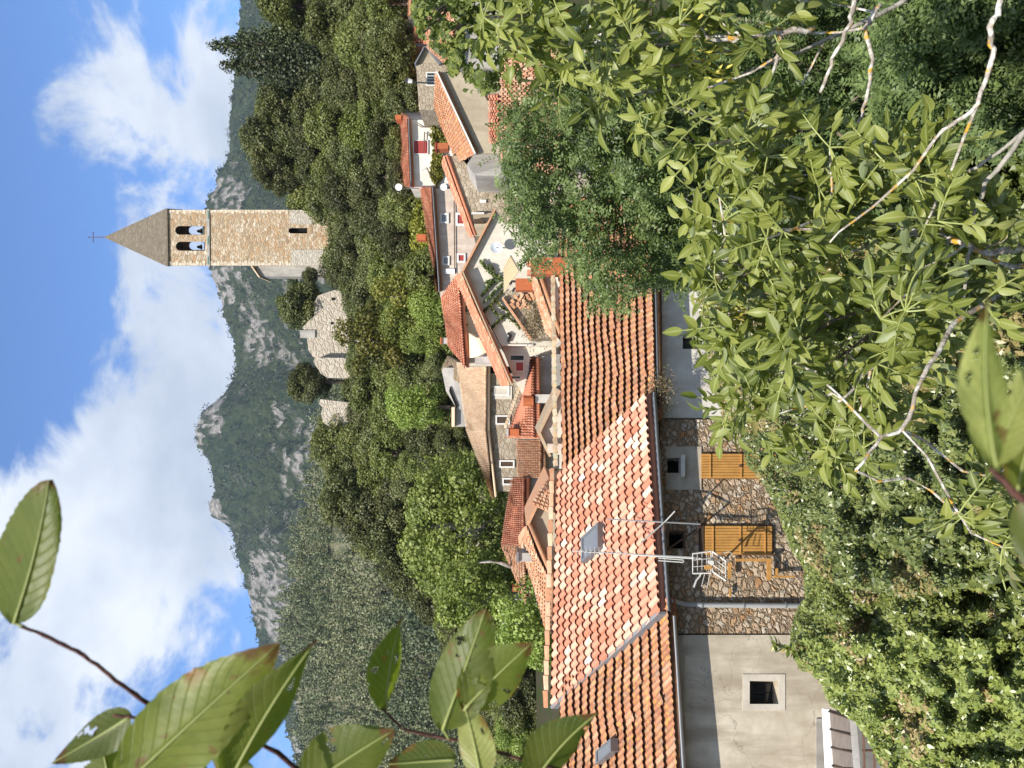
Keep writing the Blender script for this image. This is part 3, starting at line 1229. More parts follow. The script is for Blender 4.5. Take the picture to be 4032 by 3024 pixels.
def shutters(X0, X1, Y0, Y1, parent, boards):
    s = MB()
    n = boards
    for i in range(n):
        y0 = Y0+(Y1-Y0)*i/n
        y1 = Y0+(Y1-Y0)*(i+1)/n
        wbox(s, X0, X1, y0+.9, y1-.9, .075+.004*(i % 2), .05, .5)
    sh = s.build('shutter', M['orange_wood'], parent)
    b = MB()
    for f in (.12, .53, .9):
        x = X0+(X1-X0)*f
        wbox(b, x-2.2, x+2.2, Y0+2, Y1-2, .105, .028)
    b.build_each('batten', M['orange_wood'], sh)
    g = MB()
    wbox(g, X0-3, X1+3, Y0-3, Y1+3, .02, .03)
    g.build('backing', M['dark_wood'], sh)
    mid = (Y0+Y1)/2
    k = MB()
    wbox(k, X0+(X1-X0)*.5, X0+(X1-X0)*.53, mid-5, mid+5, .12, .02)
    k.build('latch', M['iron'], sh)
    return sh


shutters(2762, 3060, 1786, 1882, hs, 9)
shutters(2777, 3040, 2070, 2183, hs, 10)
mb = MB()
wbox(mb, 2753, 2772, 2046, 2170, .06, .1)
mb.build('lintel', M['dark_wood'], hs)
gutter('gutter', EL+Vector((.02, -.045, -.035)), ER+Vector((0, -.045, -.035)), .085, M['zinc'], hs)
mb = MB()
g0 = W(2640, 2366, .42)
mb.tube([g0, W(2655, 2368, .22), W(2690, 2378, .10), W(2745, 2381, .09), W(3000, 2384, .09), W(4000, 2390, .09)], [.055]*6, 8)
dp = mb.build('downpipe', M['zinc_light'], hs, True)
mb = MB()
for x in (2760, 2925, 3090):
    mb.tube([W(x, 2382, .09), W(x+7, 2382, .09)], [.068, .068], 8)
mb.build_each('pipe_bracket', M['zinc'], dp)
# roof light on the salmon roof
def on_roof(s, t, h, q):
    a = q[0]+(q[1]-q[0])*s
    b = q[3]+(q[2]-q[3])*s
    n = ((q[1]-q[0])).cross(q[0]-q[3]).normalized()
    if n.z < 0:
        n = -n
    return a+(b-a)*t+n*h


def rooflight(q, s0, s1, t0, t1, parent, h=.17):
    pts = [on_roof(s0, t1, h, q), on_roof(s1, t1, h, q), on_roof(s1, t0, h, q), on_roof(s0, t0, h, q)]
    n = (pts[1]-pts[0]).cross(pts[3]-pts[0]).normalized()
    if n.z < 0:
        n = -n
    mb = MB()
    c = sum(pts, Vector((0, 0, 0)))/4
    for i in range(4):
        a, b = pts[i], pts[(i+1) % 4]
        mb.prism([a, b, b+(c-b)*.2, a+(c-a)*.2], -n*.2)
    s = mb.build('roof_light', M['zinc'], parent)
    g = MB()
    g.prism([p+(c-p)*.15-n*.03 for p in pts], -n*.02)
    g.build('pane', M['sky_glass'], s)
    return s


rooflight([RL, RR, ER, EL], .455, .565, .38, .56, hs, .33)

M['stucco_light'] = stucco('pale_render_band', (.56, .50, .41), (.63, .575, .485), 1.4)
# ---- left house: beige render under the old tiled roof
hl = house('rendered_house', 'beige rendered house with one small deep window under the old lichen-spotted tiled roof', W(3700, 2750))
eL, eR = W(2688, 3500, .42), W(2628, 2425, .42)
rL, rR = P(2212, 3900, 16.5), P(2192, 2760, 18.5)
dn = Vector((0, 0, -.04))
q2 = [rL+dn, rR+dn+Vector((.5, -.3, -.05)), eR+dn+Vector((.35, .1, 0)), eL+dn]
tile_roof('roof', *q2, 38, 13, M['tile_old'], hl, seg=5, amp=.036, lift=.08, wig=.4, chan=.014)
tile_roof('rear_slope', q2[0]+Vector((0, .05, 0)), q2[1]+Vector((0, .05, 0)), q2[1]+Vector((-1.5, 3.4, -1.6)), q2[0]+Vector((-1.5, 3.4, -1.6)), 24, 6, M['tile_old'], hl, seg=3)
rooflight(q2, .60, .645, .42, .56, hl, .24)
holed('wall', 2640, 4100, 2500, 3600, [(2952, 3066, 2681, 2772, .42)], M['stucco_beige'], hl, o=.02)
mb = MB()
wbox(mb, 2925, 2952, 2655, 2798, .035, .02)
wbox(mb, 3066, 3092, 2655, 2798, .035, .02)
wbox(mb, 2952, 3066, 2655, 2681, .033, .02)
wbox(mb, 2952, 3066, 2772, 2798, .033, .02)
sr = mb.build('window_surround', M['stucco_light'], hl)
wn = wpart('window', 2945, 3072, 2674, 2779, -.38, .03, M['glass'], hl)
mb = MB()
wbox(mb, 2952, 2966, 2681, 2772, -.34, .05)
wbox(mb, 3052, 3066, 2681, 2772, -.34, .05)
wbox(mb, 2966, 3052, 2681, 2691, -.34, .05)
wbox(mb, 2966, 3052, 2762, 2772, -.34, .05)
wbox(mb, 2966, 3052, 2724, 2729, -.335, .05)
mb.build('frame', M['black'], wn)
mb = MB()
wbox(mb, 2690, 2697, 2556, 3500, .06, .05)
mb.build('wall_band', M['stucco_patch'], hl)
mb = MB()
wbox(mb, 2640, 2690, 2500, 3500, .05, .05)
mb.build('cornice', M['stucco_patch'], hl)
gutter('gutter', q2[3]+Vector((0, -.10, -.05)), q2[2]+Vector((-.35, -.12, -.05)), .08, M['zinc_light'], hl)
wpart('foundation_patch', 3215, 3285, 2830, 3300, .045, .03, M['stucco_grey'], hl)

# ---- right house: white render under the old tiled roof
hr = house('white_rendered_house', 'white rendered house under old brown tiles, half behind the feathery locust tree', W(3700, 1300))
RL3, RR3 = P(2215, 1850, 20.5), P(2196, 780, 24.0)
EL3, ER3 = W(2577, 1552, .42), W(2560, 780, .42)
dn = Vector((0, 0, -.02))
q3 = [RL3+dn+Vector((-.4, -.2, 0)), RR3+dn, ER3+dn, EL3+dn+Vector((-.5, -.2, 0))]
tile_roof('roof', *q3, 44, 14, M['tile_old'], hr, seg=5, amp=.036, lift=.088, wig=.4, chan=.014)
ridge('ridge_cap', RL3+Vector((0, .05, .12)), RR3+Vector((0, .05, .12)), 42, .15, M['lichen_tile'], hr)
tile_roof('rear_slope', q3[0]+Vector((0, .05, 0)), q3[1]+Vector((0, .05, 0)), q3[1]+Vector((-1.0, 3., -1.5)), q3[0]+Vector((-1.0, 3., -1.5)), 24, 6, M['tile_old'], hr, seg=3)
holed('wall', 2606, 4100, 700, 1646, [(2688, 2748, 1314, 1374, .3)], M['stucco_white'], hr, o=-.12)
wn = wpart('window', 2682, 2752, 1308, 1380, -.38, .03, M['glass'], hr)
wpart('frame', 2684, 2692, 1310, 1378, -.33, .04, M['dark_wood'], wn)
gutter('gutter', EL3+Vector((0, -.03, -.05)), ER3+Vector((0, -.03, -.05)), .07, M['zinc'], hr)
rooflight(q3, .60, .645, .44, .60, hr, .24)

# dry plant hanging in the gutter of the white house
pl = thing('gutter_plant', 'dry brown tuft of weeds growing in the gutter at the corner of the white house', 'plant', W(2600, 1545, .5))
n = 900
c = np.array([W(2600, 1540, .5)])+rng.normal(size=(n, 3))*np.array([.22, .12, .16])
leaves('foliage', c, rng.normal(size=(n, 3)), .07, .35, M['leaf_dry'], pl, rng.random(n))
mb = MB()
for i in range(26):
    b0 = W(2590, 1500+i*3.5, .45)
    mb.tube([b0, b0+Vector((random.uniform(-.2, .2), random.uniform(-.25, 0), random.uniform(-.25, .3)))], [.006, .003], 4)
mb.build('stem', M['bark'], pl)

# ---- things on the stone facade
t = thing('trellis_frame', 'orange painted wooden plant frame fixed to the rubble wall below the aerial', 'frame', W(3040, 2205))
mb = MB()
wbox(mb, 2898, 3042, 2200, 2209, .25, .05)
wbox(mb, 3021, 3036, 2205, 2284, .20, .05)
mb.build_each('shelf_bar', M['orange_wood'], t)
mb = MB()
wbox(mb, 2868, 2879, 2216, 2278, .20, .05)
wbox(mb, 2872, 2878, 2316, 2350, .12, .05)
wbox(mb, 3056, 3064, 2238, 2270, .20, .05)
wbox(mb, 3048, 3130, 2266, 2273, .20, .05)
mb.build_each('bracket', M['orange_wood'], t)

# aerial with grid reflector
t = thing('tv_aerial', 'long television aerial with white grid reflector in front of the stone wall', 'aerial', W(2790, 2215, 1.0))
o_ = 1.0
mb = MB()
mb.tube([W(2252, 2170, o_), W(2500, 2182, o_), W(2752, 2196, o_)], [.007, .011, .013], 6)
mb.tube([W(2480, 2183, o_), W(2760, 2200, o_)], [.019, .019], 6)
mb.build('boom', M['alu'], t)
mb = MB()
mb.tube([W(2300, 2171, o_-.03), W(2480, 2181, o_-.03)], [.015, .015], 6)
mb.build('boom_sleeve', M['black'], t)
mb = MB()
for i in range(13):
    x = 2256+i*17
    c = W(x, 2169+i*.8, o_)
    mb.tube([c+Vector((-.10, .0, .0)), c+Vector((.10, .0, 0))], [.0035, .0035], 4)
    mb.tube([c+Vector((-.05, .1, .02)), c+Vector((.05, -.1, -.02))], [.003, .003], 4)
mb.build('director', M['alu'], t)
for (x0, x1, ya, yb, yc, yd) in ((2728, 2800, 2180, 2258, 2170, 2256), (2806, 2858, 2171, 2250, 2209, 2286)):
    mb = MB()
    for f in (0, .25, .5, .75, 1):
        x = x0+(x1-x0)*f
        y0 = ya+(yc-ya)*f
        y1 = yb+(yd-yb)*f
        mb.tube([W(x, y0, o_+.1*abs(f-.5)), W(x, y1, o_+.1*abs(f-.5))], [.011 if f in (0, 1) else .006]*2, 4)
    for f in (0, .33, .66, 1):
        mb.tube([W(x0, ya+(yb-ya)*f, o_+.06), W(x1, yc+(yd-yc)*f, o_+.06)], [.017 if f in (0, 1) else .007]*2, 4)
    mb.build('reflector_panel', M['alu'], t)
mb = MB()
c = W(2797, 2212, o_+.08)
mb.tube([c, c+Vector((0, -.1, 0))], [.055, .05], 10)
mb.build('dipole_box', M['alu'], t)
mb = MB()
wbox(mb, 2775, 2802, 2226, 2240, o_+.08, .06)
mb.build('clamp', M['orange_wood'], t)
mb = MB()
pts = [W(2592, 2197, o_), W(2690, 2205, o_), W(2693, 2210, o_), W(2690, 2214, o_), W(2592, 2207, o_)]
mb.tube(pts, [.012]*5, 5)
mb.build('folded_dipole', M['alu'], t)
mb = MB()
mb.tube([W(2762, 2255, o_), W(2755, 2270, o_), W(2742, 2285, o_), W(2732, 2312, o_)], [.02]*4, 5)
mb.tube([W(2775, 2258, o_), W(2762, 2310, o_), W(2785, 2312, o_), W(2795, 2262, o_)], [.008]*4, 5)
mb.tube([W(2840, 2180, o_), W(2870, 2172, o_), W(2884, 2182, o_), W(2870, 2192, o_)], [.012]*4, 5)
mb.build_each('cable', M['alu'], t)
mb = MB()
mb.tube([W(2800, 2215, o_), W(2840, 2215, .02)], [.022, .022], 6)
mb.build('wall_arm', M['iron'], t)

t = thing('aerial_mast', 'thin grey metal mast with short cross bar bracketed to the stone wall beside the aerial', 'mast', W(2753, 2062, .1))
mb = MB()
mb.tube([W(2390, 2044, .85), W(2600, 2055, .8), W(2756, 2063, .55)], [.013, .016, .018], 6)
mb.build('pole', M['zinc_light'], t)
mb = MB()
mb.tube([W(2657, 2013, .9), W(2617, 2056, .85), W(2522, 2138, .9)], [.016]*3, 5)
mb.build('cross_bar', M['alu'], t)
mb = MB()
mb.tube([W(2614, 2058, .8), W(2612, 2175, .3)], [.02]*2, 5)
mb.tube([W(2612, 2175, .3), W(2756, 2075, .1)], [.02]*2, 5)
mb.tube([W(2756, 2063, .55), W(2760, 2070, .02)], [.02]*2, 5)
mb.build_each('stay', M['iron'], t)

# ---- lean-to at the foot of the rendered house
t = house('lean_to', 'low lean-to with grey plank roof and white flashing at the foot of the rendered house', P(3500, 2950, 12.6))
mb = MB()
mb.prism([W(3262, 2795, .25), W(3300, 3400, .25), P(3420, 3400, 11.6), P(3372, 2830, 12.9)], (0, 0, -.08))
mb.build('roof', M['planks'], t)
mb = MB()
for i in range(9):
    f = i/8
    a = W(3262, 2800, .25)*(1-f)+W(3300, 3400, .25)*f
    b = P(3372, 2835, 12.9)*(1-f)+P(3420, 3400, 11.6)*f
    mb.tube([a+Vector((0, 0, .02)), b+Vector((0, 0, .02))], [.018, .018], 4)
mb.build_each('roof_batten', M['dark_wood'], t)
mb = MB()
mb.prism([W(3244, 2788, .28), W(3276, 3400, .28), W(3312, 3400, .36), W(3274, 2792, .36)], (0, -.02, .05))
mb.build('flashing', M['white'], t)
mb = MB()
mb.prism([P(3372, 2835, 12.85), P(3420, 3400, 11.55), P(3800, 3400, 11.55), P(3800, 2835, 12.85)], (0.1, .3, 0))
mb.build('wall', M['stucco_grey'], t)
t = thing('iron_rack', 'rusty iron rail with rungs standing below the plank lean-to roof', 'rail', P(3500, 2940, 11.2))
mb = MB()
for y in (2880, 2955, 3030):
    mb.tube([P(3395, y, 11.3), P(3600, y+4, 11.3)], [.018]*2, 5)
mb.build_each('upright', M['iron'], t)
mb = MB()
for x in (3400, 3440, 3484):
    mb.tube([P(x, 2875, 11.3), P(x+8, 3200, 11.3)], [.02]*2, 5)
mb.build_each('rung', M['iron'], t)
t = thing('plastic_sheet', 'pale grey sheet stretched below the rail at the lower corner of the lean-to', 'sheet', P(3560, 2990, 10.6))
mb = MB()
mb.prism([P(3455, 3010, 10.9), P(3560, 2905, 11.0), P(3680, 3010, 10.3), P(3560, 3200, 10.0)], (0, .02, -.02))
mb.build('canvas', M['zinc_light'], t)
# ================================================================ TOWER
M['quoin'] = stucco('pale_dressed_stone', (.46, .37, .26), (.66, .58, .46), 3.)
DT = 85.0
tw = thing('bell_tower', 'tall square stone bell tower with pointed stone roof and twin belfry arches on the hilltop', 'tower', P(1320, 935, DT))
mb = MB()
DEP = 3.6
DV = Vector((.72, 3.6, 0))


def tw_face(X0, X1, Y0, Y1, holes, mb, dpt):
    """tower face panel with openings; each hole is a polygon-like list of rectangular strips"""
    xs = sorted({X0, X1}.union(*[{h[0], h[1]} for h in holes])) if holes else [X0, X1]
    ys = sorted({Y0, Y1}.union(*[{h[2], h[3]} for h in holes])) if holes else [Y0, Y1]
    for i in range(len(xs)-1):
        for j in range(len(ys)-1):
            cx, cy = (xs[i]+xs[i+1])/2, (ys[j]+ys[j+1])/2
            if any(h[0] < cx < h[1] and h[2] < cy < h[3] for h in holes):
                continue
            mb.poly([P(xs[i+1], ys[j+1], DT), P(xs[i+1], ys[j], DT), P(xs[i], ys[j], DT), P(xs[i], ys[j+1], DT)])
            mb.poly([P(xs[i+1], ys[j+1], DT)+DV, P(xs[i+1], ys[j], DT)+DV, P(xs[i], ys[j], DT)+DV, P(xs[i], ys[j+1], DT)+DV][::-1])
    for h in holes:
        for (a, b) in (((h[0], h[2]), (h[1], h[2])), ((h[1], h[3]), (h[0], h[3]))):
            p, q = P(a[0], a[1], DT), P(b[0], b[1], DT)
            mb.poly([p, q, q+DV*(dpt/DEP), p+DV*(dpt/DEP)])
            mb.poly([p+DV, q+DV, q+DV*(1-dpt/DEP), p+DV*(1-dpt/DEP)])


def arch(X0, X1, Y0, Y1, n=5):
    """arched opening from strips: springs round at the small-X end"""
    c, r = (Y0+Y1)/2, (Y1-Y0)/2
    out = [(X0+r, X1, Y0, Y1)]
    for i in range(n):
        a0 = math.pi/2*i/n
        a1 = math.pi/2*(i+1)/n
        hw = r*math.cos((a0+a1)/2)
        out.append((X0+r-r*math.sin(a1), X0+r-r*math.sin(a0), c-hw, c+hw))
    return out


holes = arch(690, 806, 890, 924)+arch(692, 807, 952, 987)
tw_face(655, 820, 826, 1045, holes, mb, .8)
for (a, b) in (((655, 826), (820, 826)), ((820, 1045), (655, 1045)), ((820, 826), (820, 1045))):
    p, q = P(a[0], a[1], DT), P(b[0], b[1], DT)
    mb.poly([p, q, q+DV, p+DV])
mb.build('belfry', M['tower_stone'], tw)
mb = MB()
hs2 = arch(1136, 1210, 898, 919, 3)
tw_face(822, 1500, 827, 1044, hs2, mb, .7)
for (a, b) in (((822, 827), (1500, 827)), ((1500, 1044), (822, 1044)), ((822, 1044), (822, 827))):
    p, q = P(a[0], a[1], DT), P(b[0], b[1], DT)
    mb.poly([p, q, q+DV, p+DV])
mb.build('shaft', M['tower_stone'], tw)
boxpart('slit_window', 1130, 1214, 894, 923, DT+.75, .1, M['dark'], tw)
mb = MB()
mb.prism([P(821+5, 1050, DT-.12), P(821+3, 823, DT-.12), P(813, 823, DT-.12), P(816, 1050, DT-.12)], DV*1.06)
mb.build('string_course', M['stucco_grey'], tw)
mb = MB()
for (y0, y1) in ((832, 862), (930, 962), (1010, 1040)):
    boxp(mb, 817, 821, y0, y1, DT-.16, .05)
mb.build_each('copper_strip', plain('verdigris', (.12, .25, .19), .7, .3), tw)
mb = MB()
q = [P(657, 1049, DT-.2), P(653, 821, DT-.2)]
q += [q[1]+DV*1.1, q[0]+DV*1.1]
ap = P(408, 934, DT+DEP/2)
for i in range(4):
    mb.poly([q[i], q[(i+1) % 4], ap])
mb.prism(q, (0, 0, -.16))
sp = mb.build('spire', M['tower_roof'], tw)
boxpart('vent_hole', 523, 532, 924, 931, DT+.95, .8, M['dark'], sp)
boxpart('painted_eaves_shadow', 655, 661, 823, 1047, DT-.1, .2, M['dark_wood'], tw)  # dark strip stands in for the shade under the spire eaves
mb = MB()
c0 = ap
mb.tube([c0+Vector((0, 0, -.2)), c0+Vector((0, 0, 1.72))], [.05, .035], 5)
mb.tube([c0+Vector((-.5, 0, 1.18)), c0+Vector((.5, 0, 1.18))], [.035]*2, 5)
for e in (c0+Vector((-.5, 0, 1.18)), c0+Vector((.5, 0, 1.18)), c0+Vector((0, 0, 1.72))):
    mb.blob(e, .07)
mb.build('cross', M['iron'], tw)
for (ya, yb) in ((890, 924), (952, 987)):
    c = P(781, (ya+yb)/2+3, DT+1.8)
    mb = MB()
    prof = [(.08, -.3), (.14, -.38), (.18, -.55), (.22, -.7), (.30, -.8)]
    b = len(mb.v)
    for (r, z) in prof:
        for k in range(12):
            a = 2*math.pi*k/12
            mb.v.append(c+Vector((r*math.cos(a), r*math.sin(a), z+.45)))
    for j in range(len(prof)-1):
        for k in range(12):
            k2 = (k+1) % 12
            mb.f.append((b+j*12+k, b+(j+1)*12+k, b+(j+1)*12+k2, b+j*12+k2))
            mb.t.append(.5)
    mb.poly([c+Vector((.08*math.cos(2*math.pi*k/12), .08*math.sin(2*math.pi*k/12), .15)) for k in range(12)])
    mb.box((c.x-.48, c.y-.12, c.z-.95), (c.x+.48, c.y+.12, c.z-.72))
    mb.build('bell', M['bronze'], tw, True)
mb = MB()
x = 662
k = 0
while x < 1290:
    hh_ = random.uniform(11, 17)
    ww = random.uniform(9, 13) if k % 2 else random.uniform(15, 21)
    if not 812 < x+hh_/2 < 826:
        boxp(mb, x+.6, x+hh_-.6, 1045.2-ww, 1045.2, DT-.035, .3)
        if x < 1130:
            boxp(mb, x+.6, x+hh_-.6, 826.2, 826.2+ww*.8, DT-.035, .3)
    x += hh_
    k += 1
mb.build_each('quoin', M['quoin'], tw)
wall('quoin_patch', [(1500, 1044.6, DT-.06), (1500, 983, DT-.06), (1146, 983, DT-.06), (1143, 1044.6, DT-.06)], .3, M['tower_patch'], tw)
wall('pale_patch', [(1230, 884, DT-.05), (1230, 826.6, DT-.05), (1142, 826.6, DT-.05), (1139, 880, DT-.05)], .3, M['tower_patch'], tw)
cg = wall('side_chapel_wall', [(1500, 1090, DT+1.2), (1500, 1045.5, DT+1.2), (1004, 1045.5, DT+1.2), (1021, 1088, DT+1.2)], 2.0, M['stucco_grey'], tw)
mb = MB()
mb.prism([P(1023, 1092, DT+.8), P(990, 1044.5, DT+.8), P(985, 1044.5, DT+.8), P(1018, 1092, DT+.8)], (0, 4, 0))
mb.build('side_chapel_roof', M['tile_pale'], tw)

# ruined walls on the crest
t = thing('ruined_wall', 'long crumbling pale stone wall with a gap, on the crest left of the bell tower', 'ruin', P(1340, 1300, 88))
wall('wall_piece', [(1400, 1440, 88.5), (1400, 1120, 88.5), (1290, 1150, 88.5), (1250, 1165, 88.5), (1235, 1195, 88.5), (1238, 1240, 88.5), (1190, 1290, 88.5), (1208, 1330, 88.5), (1215, 1380, 88.5), (1232, 1405, 88.5), (1262, 1412, 88.5), (1290, 1440, 88.5)], 1.2, M['ruin'], t)
mb = MB()
boxp(mb, 1302, 1312, 1268, 1278, 88.45, .1)
boxp(mb, 1305, 1320, 1172, 1182, 88.45, .1)
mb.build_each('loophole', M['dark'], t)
wall('buttress', [(1240, 1330, 88.3), (1240, 1300, 88.3), (1180, 1300, 88.3), (1182, 1330, 88.3)], 1.0, M['stucco_grey'], t)
t = thing('broken_wall', 'short stump of pale stone wall with jagged top between two round trees on the crest', 'ruin', P(1340, 1440, 87))
wall('wall_piece', [(1400, 1490, 87.2), (1400, 1410, 87.2), (1240, 1408, 87.2), (1234, 1425, 87.2), (1246, 1445, 87.2), (1262, 1470, 87.2), (1290, 1488, 87.2)], 1.2, M['ruin'], t)
t = thing('castle_ruin', 'isolated block of pale ruined masonry, leftmost on the crest', 'ruin', P(1340, 1640, 85))
wall('wall_piece', [(1420, 1685, 85), (1420, 1590, 85), (1262, 1572, 85), (1256, 1590, 85), (1270, 1604, 85), (1264, 1630, 85), (1272, 1664, 85), (1300, 1682, 85)], 1.5, M['ruin'], t)

# ================================================================ VILLAGE HOUSES (each at its own distance)
def quad(*p):
    return [P(*q) for q in p]


# white house with dark red shutter, topmost
h = house('shuttered_white_house', 'white house with dark red shutter and bright red roof, below the wood', P(1740, 600, 47))
tile_roof('roof', *quad((1577, 436, 50.5), (1578, 734, 50.5), (1617, 738, 46.75), (1606, 466, 46.75))[::1], 40, 8, M['tile_red'], h, seg=3, amp=.07)
wall('wall', [(1800, 735, 47), (1800, 472, 47), (1606, 472, 47), (1613, 735, 47)], 5, M['stucco_white'], h)
mb = MB()
a, b, c, e = P(1606, 470, 47), P(1578, 434, 50.5), P(1640, 411, 52), P(1800, 434, 50)
mb.poly([P(1800, 472, 47), P(1800, 434, 50), P(1640, 411, 52.5), P(1578, 434, 50.5), P(1606, 471.5, 47)])
mb.build('gable_wall', M['stucco_grey'], h)  # grey render puts the gable end's shade into its colour
sh = window(h, 1630, 1683, 554, 604, 47, 3, M['frame_white'], M['red_paint'], closed=True)
gutter('gutter', P(1607, 466, 46.65), P(1618, 738, 46.65), .09, M['zinc'], h)
ch = boxpart('chimney', 1556, 1580, 452, 470, 48.5, .8, M['brick'], h)
t = thing('creeper', 'yellow-green creeper climbing the white house under its red shutter', 'climber', P(1740, 540, 46.8))
c, f = clump_cloud([(x/K, y/K) for x, y in ((1690, 480), (1700, 560), (1705, 600), (1690, 690), (1720, 735), (1745, 690), (1735, 610), (1770, 545), (1745, 480), (1705, 470))], lambda X, Y: 46.75+0*X, 900, 12, .2, .12)
leaves('foliage', c, rng.normal(size=c.shape)+np.array(SUN), .26, .8, M['leaf_yellow'], t, rng.random(len(c)))
mb = MB()
for pl_ in (((1760, 500), (1660, 500), (1632, 485)), ((1700, 540), (1672, 520), (1668, 600)), ((1700, 700), (1680, 660), (1664, 672))):
    mb.tube([P(x, y, 46.85) for x, y in pl_], [.05, .04, .02], 4)
mb.build_each('stem', M['bark'], t)
t = thing('terracotta_box', 'red brick chimney block standing on the slope below the creeper', 'chimney', P(1760, 575, 40))
boxpart('stack', 1718, 1765, 563, 586, 40, .7, M['brick'], t)
boxpart('coping', 1712, 1718, 560, 589, 39.95, .8, M['red_paint'], t)
for nm, X, Y, dd, lab in (('satellite_dish', 1569, 737, 46.0, 'round white dish at the roof corner of the shuttered white house'), ('satellite_dish', 1746, 737, 43.5, 'round white dish against the wall, lower of the two white dishes')):
    t = thing(nm, lab, 'dish', P(X+14, Y+8, dd))
    mb = MB()
    c = P(X, Y, dd)
    b = len(mb.v)
    r0 = 14/F*dd
    for j in range(5):
        for k in range(18):
            a = 2*math.pi*k/18
            rr = r0*j/4
            mb.v.append(c+Vector((rr*math.cos(a), .25*r0*(1-(j/4)**2), rr*math.sin(a))))
    for j in range(4):
        for k in range(18):
            k2 = (k+1) % 18
            mb.f.append((b+j*18+k, b+j*18+k2, b+(j+1)*18+k2, b+(j+1)*18+k))
            mb.t.append(.5)
    mb.build('reflector', M['white'], t, True)
    mb = MB()
    mb.tube([c+Vector((0, .1, 0)), c+Vector((0, .25, -.1)), c+Vector((0, .3, -1.2))], [.03]*3, 5)
    mb.build('mount', M['zinc'], t)

# long house with small windows
h = house('long_house', 'long pinkish house with small white-framed windows under a sagging red roof', P(1870, 950, 44))
tile_roof('roof', *quad((1717, 1150, 47.5), (1654, 733, 48), (1699, 738, 43.9), (1727, 1148, 43.85)), 52, 8, M['tile_red'], h, seg=3, amp=.07)
wall('wall', [(1990, 1170, 44.2), (1990, 742, 44.2), (1706, 742, 44.2), (1733, 1170, 44.2)], 4, M['stucco_pink'], h)
gutter('gutter', P(1728, 1150, 43.75), P(1702, 738, 43.75), .09, M['zinc'], h)
window(h, 1740, 1760, 846, 872, 44.2, 7, M['frame_white'], M['grey_paint'])
window(h, 1748, 1764, 1014, 1038, 44.2, 6, M['frame_white'], M['grey_paint'])
window(h, 1802, 1826, 846, 880, 44.2, 9, M['frame_white'], M['red_paint'], closed=True)
window(h, 1806, 1826, 1004, 1027, 44.2, 7, M['frame_white'], M['red_paint'], closed=True)
boxpart('chimney', 1640, 1676, 922, 945, 45.5, .7, M['brick'], h)
boxpart('meter_box', 1752, 1790, 1058, 1077, 44.05, .14, M['white'], h)
mb = MB()
mb.tube([P(1788, 790, 44.1), P(1789, 960, 44.1), P(1791, 1066, 44.1)], [.03]*3, 5)
mb.build('cable', M['dark_wood'], h)

# rough stone house with a thin red roof edge
h = house('stone_gable_house', 'rough grey stone house with narrow red sloping roof and shaded wooden balcony', P(1960, 720, 36))
wall('wall', [(2060, 930, 36), (2060, 690, 36), (1968, 692, 36), (1868, 688, 36), (1809, 612, 36), (1754, 614, 36), (1838, 815, 36), (1865, 930, 36)], 4, M['rubble_far'], h)
tile_roof('roof', *quad((1742, 640, 39), (1750, 612, 36-.12), (1864, 930, 36-.12), (1846, 918, 39))[::1], 10, 16, M['tile_red'], h, seg=3, amp=.07)
mb = MB()
mb.prism([P(1950, 930, 35.9), P(1950, 838, 35.9), P(1862, 838, 35.9), P(1872, 930, 35.9)], (0, .3, 0))
mb.build('shaded_bay', M['stucco_tan'], h)
bx = boxpart('balcony', 1866, 1906, 862, 876, 35.6, .3, M['dark_wood'], h)
boxpart('shutter', 1856, 1906, 836, 842, 35.7, .15, M['frame_white'], h)
boxpart('meter_box', 1890, 1914, 786, 798, 35.9, .12, M['frame_white'], h)

# house with concrete gable and tan flank
h = house('concrete_flank_house', 'house with broad blank tan rendered flank and old brown roof on the right', P(1960, 420, 33))
wall('wall', [(2080, 604, 33), (2080, 284, 33), (1720, 284, 33), (1868, 604, 33)], 5, M['stucco_tan'], h)
tile_roof('roof', *quad((1712, 420, 37), (1717, 284, 32.8), (1868, 604, 32.8), (1800, 640, 37))[::1], 14, 22, M['tile_old'], h, seg=3, amp=.07)
mb = MB()
mb.prism([P(1868, 606, 32.7), P(1717, 282, 32.7), P(1722, 280, 32.7), P(1874, 604, 32.7)], (0, .2, 0))
mb.build('verge', M['frame_white'], h)
wall('lower_wall', [(2100, 700, 33.1), (2100, 604.5, 33.1), (1868, 604.5, 33.1), (1838, 648, 33.6), (1870, 690, 33.1)], 4, M['stucco_grey'], h)
mb = MB()
mb.tube([P(1910, 372, 32.9), P(1918, 390, 32.9), P(1975, 392, 32.9), P(1975, 480, 32.9)], [.06]*4, 6)
mb.build('downpipe', M['dark_wood'], h)

# stone house with barred window
h = house('barred_window_house', 'grey stone house with barred window and a buff half-gable, upper right', P(1680, 330, 44))
wall('wall', [(1900, 432, 44), (1900, 250, 44), (1638, 250, 44), (1650, 432, 44)], 4, M['rubble_far'], h)
wall('half_gable', [(1900, 249.5, 44.02), (1728, 249.5, 44.02), (1676, 186, 44.02), (1638, 249.5, 44.02)], 4, M['stucco_tan'], h)
mb = MB()
mb.prism([P(1636, 252, 43.7), P(1673, 182, 43.7), P(1670, 180, 43.7), P(1631, 250, 43.7)], (0, 4.5, 0))
mb.prism([P(1728, 252, 43.7), P(1676, 182, 43.7), P(1680, 178, 43.7), P(1736, 250, 43.7)], (0, 4.5, 0))
mb.build('verge', M['zinc'], h)
window(h, 1682, 1713, 287, 333, 44, 4, M['frame_white'], M['glass'], bars=3)
boxpart('chimney_pipe', 1640, 1692, 174, 179, 44.2, .15, M['black'], h)
h = house('long_ridge_house', 'house with long orange roof behind the barred stone house', P(1660, 250, 50))
tile_roof('roof', *quad((1642, 436, 54), (1583, 103, 54), (1684, 100, 49), (1700, 436, 49)), 50, 10, M['tile_red'], h, seg=3, amp=.07)
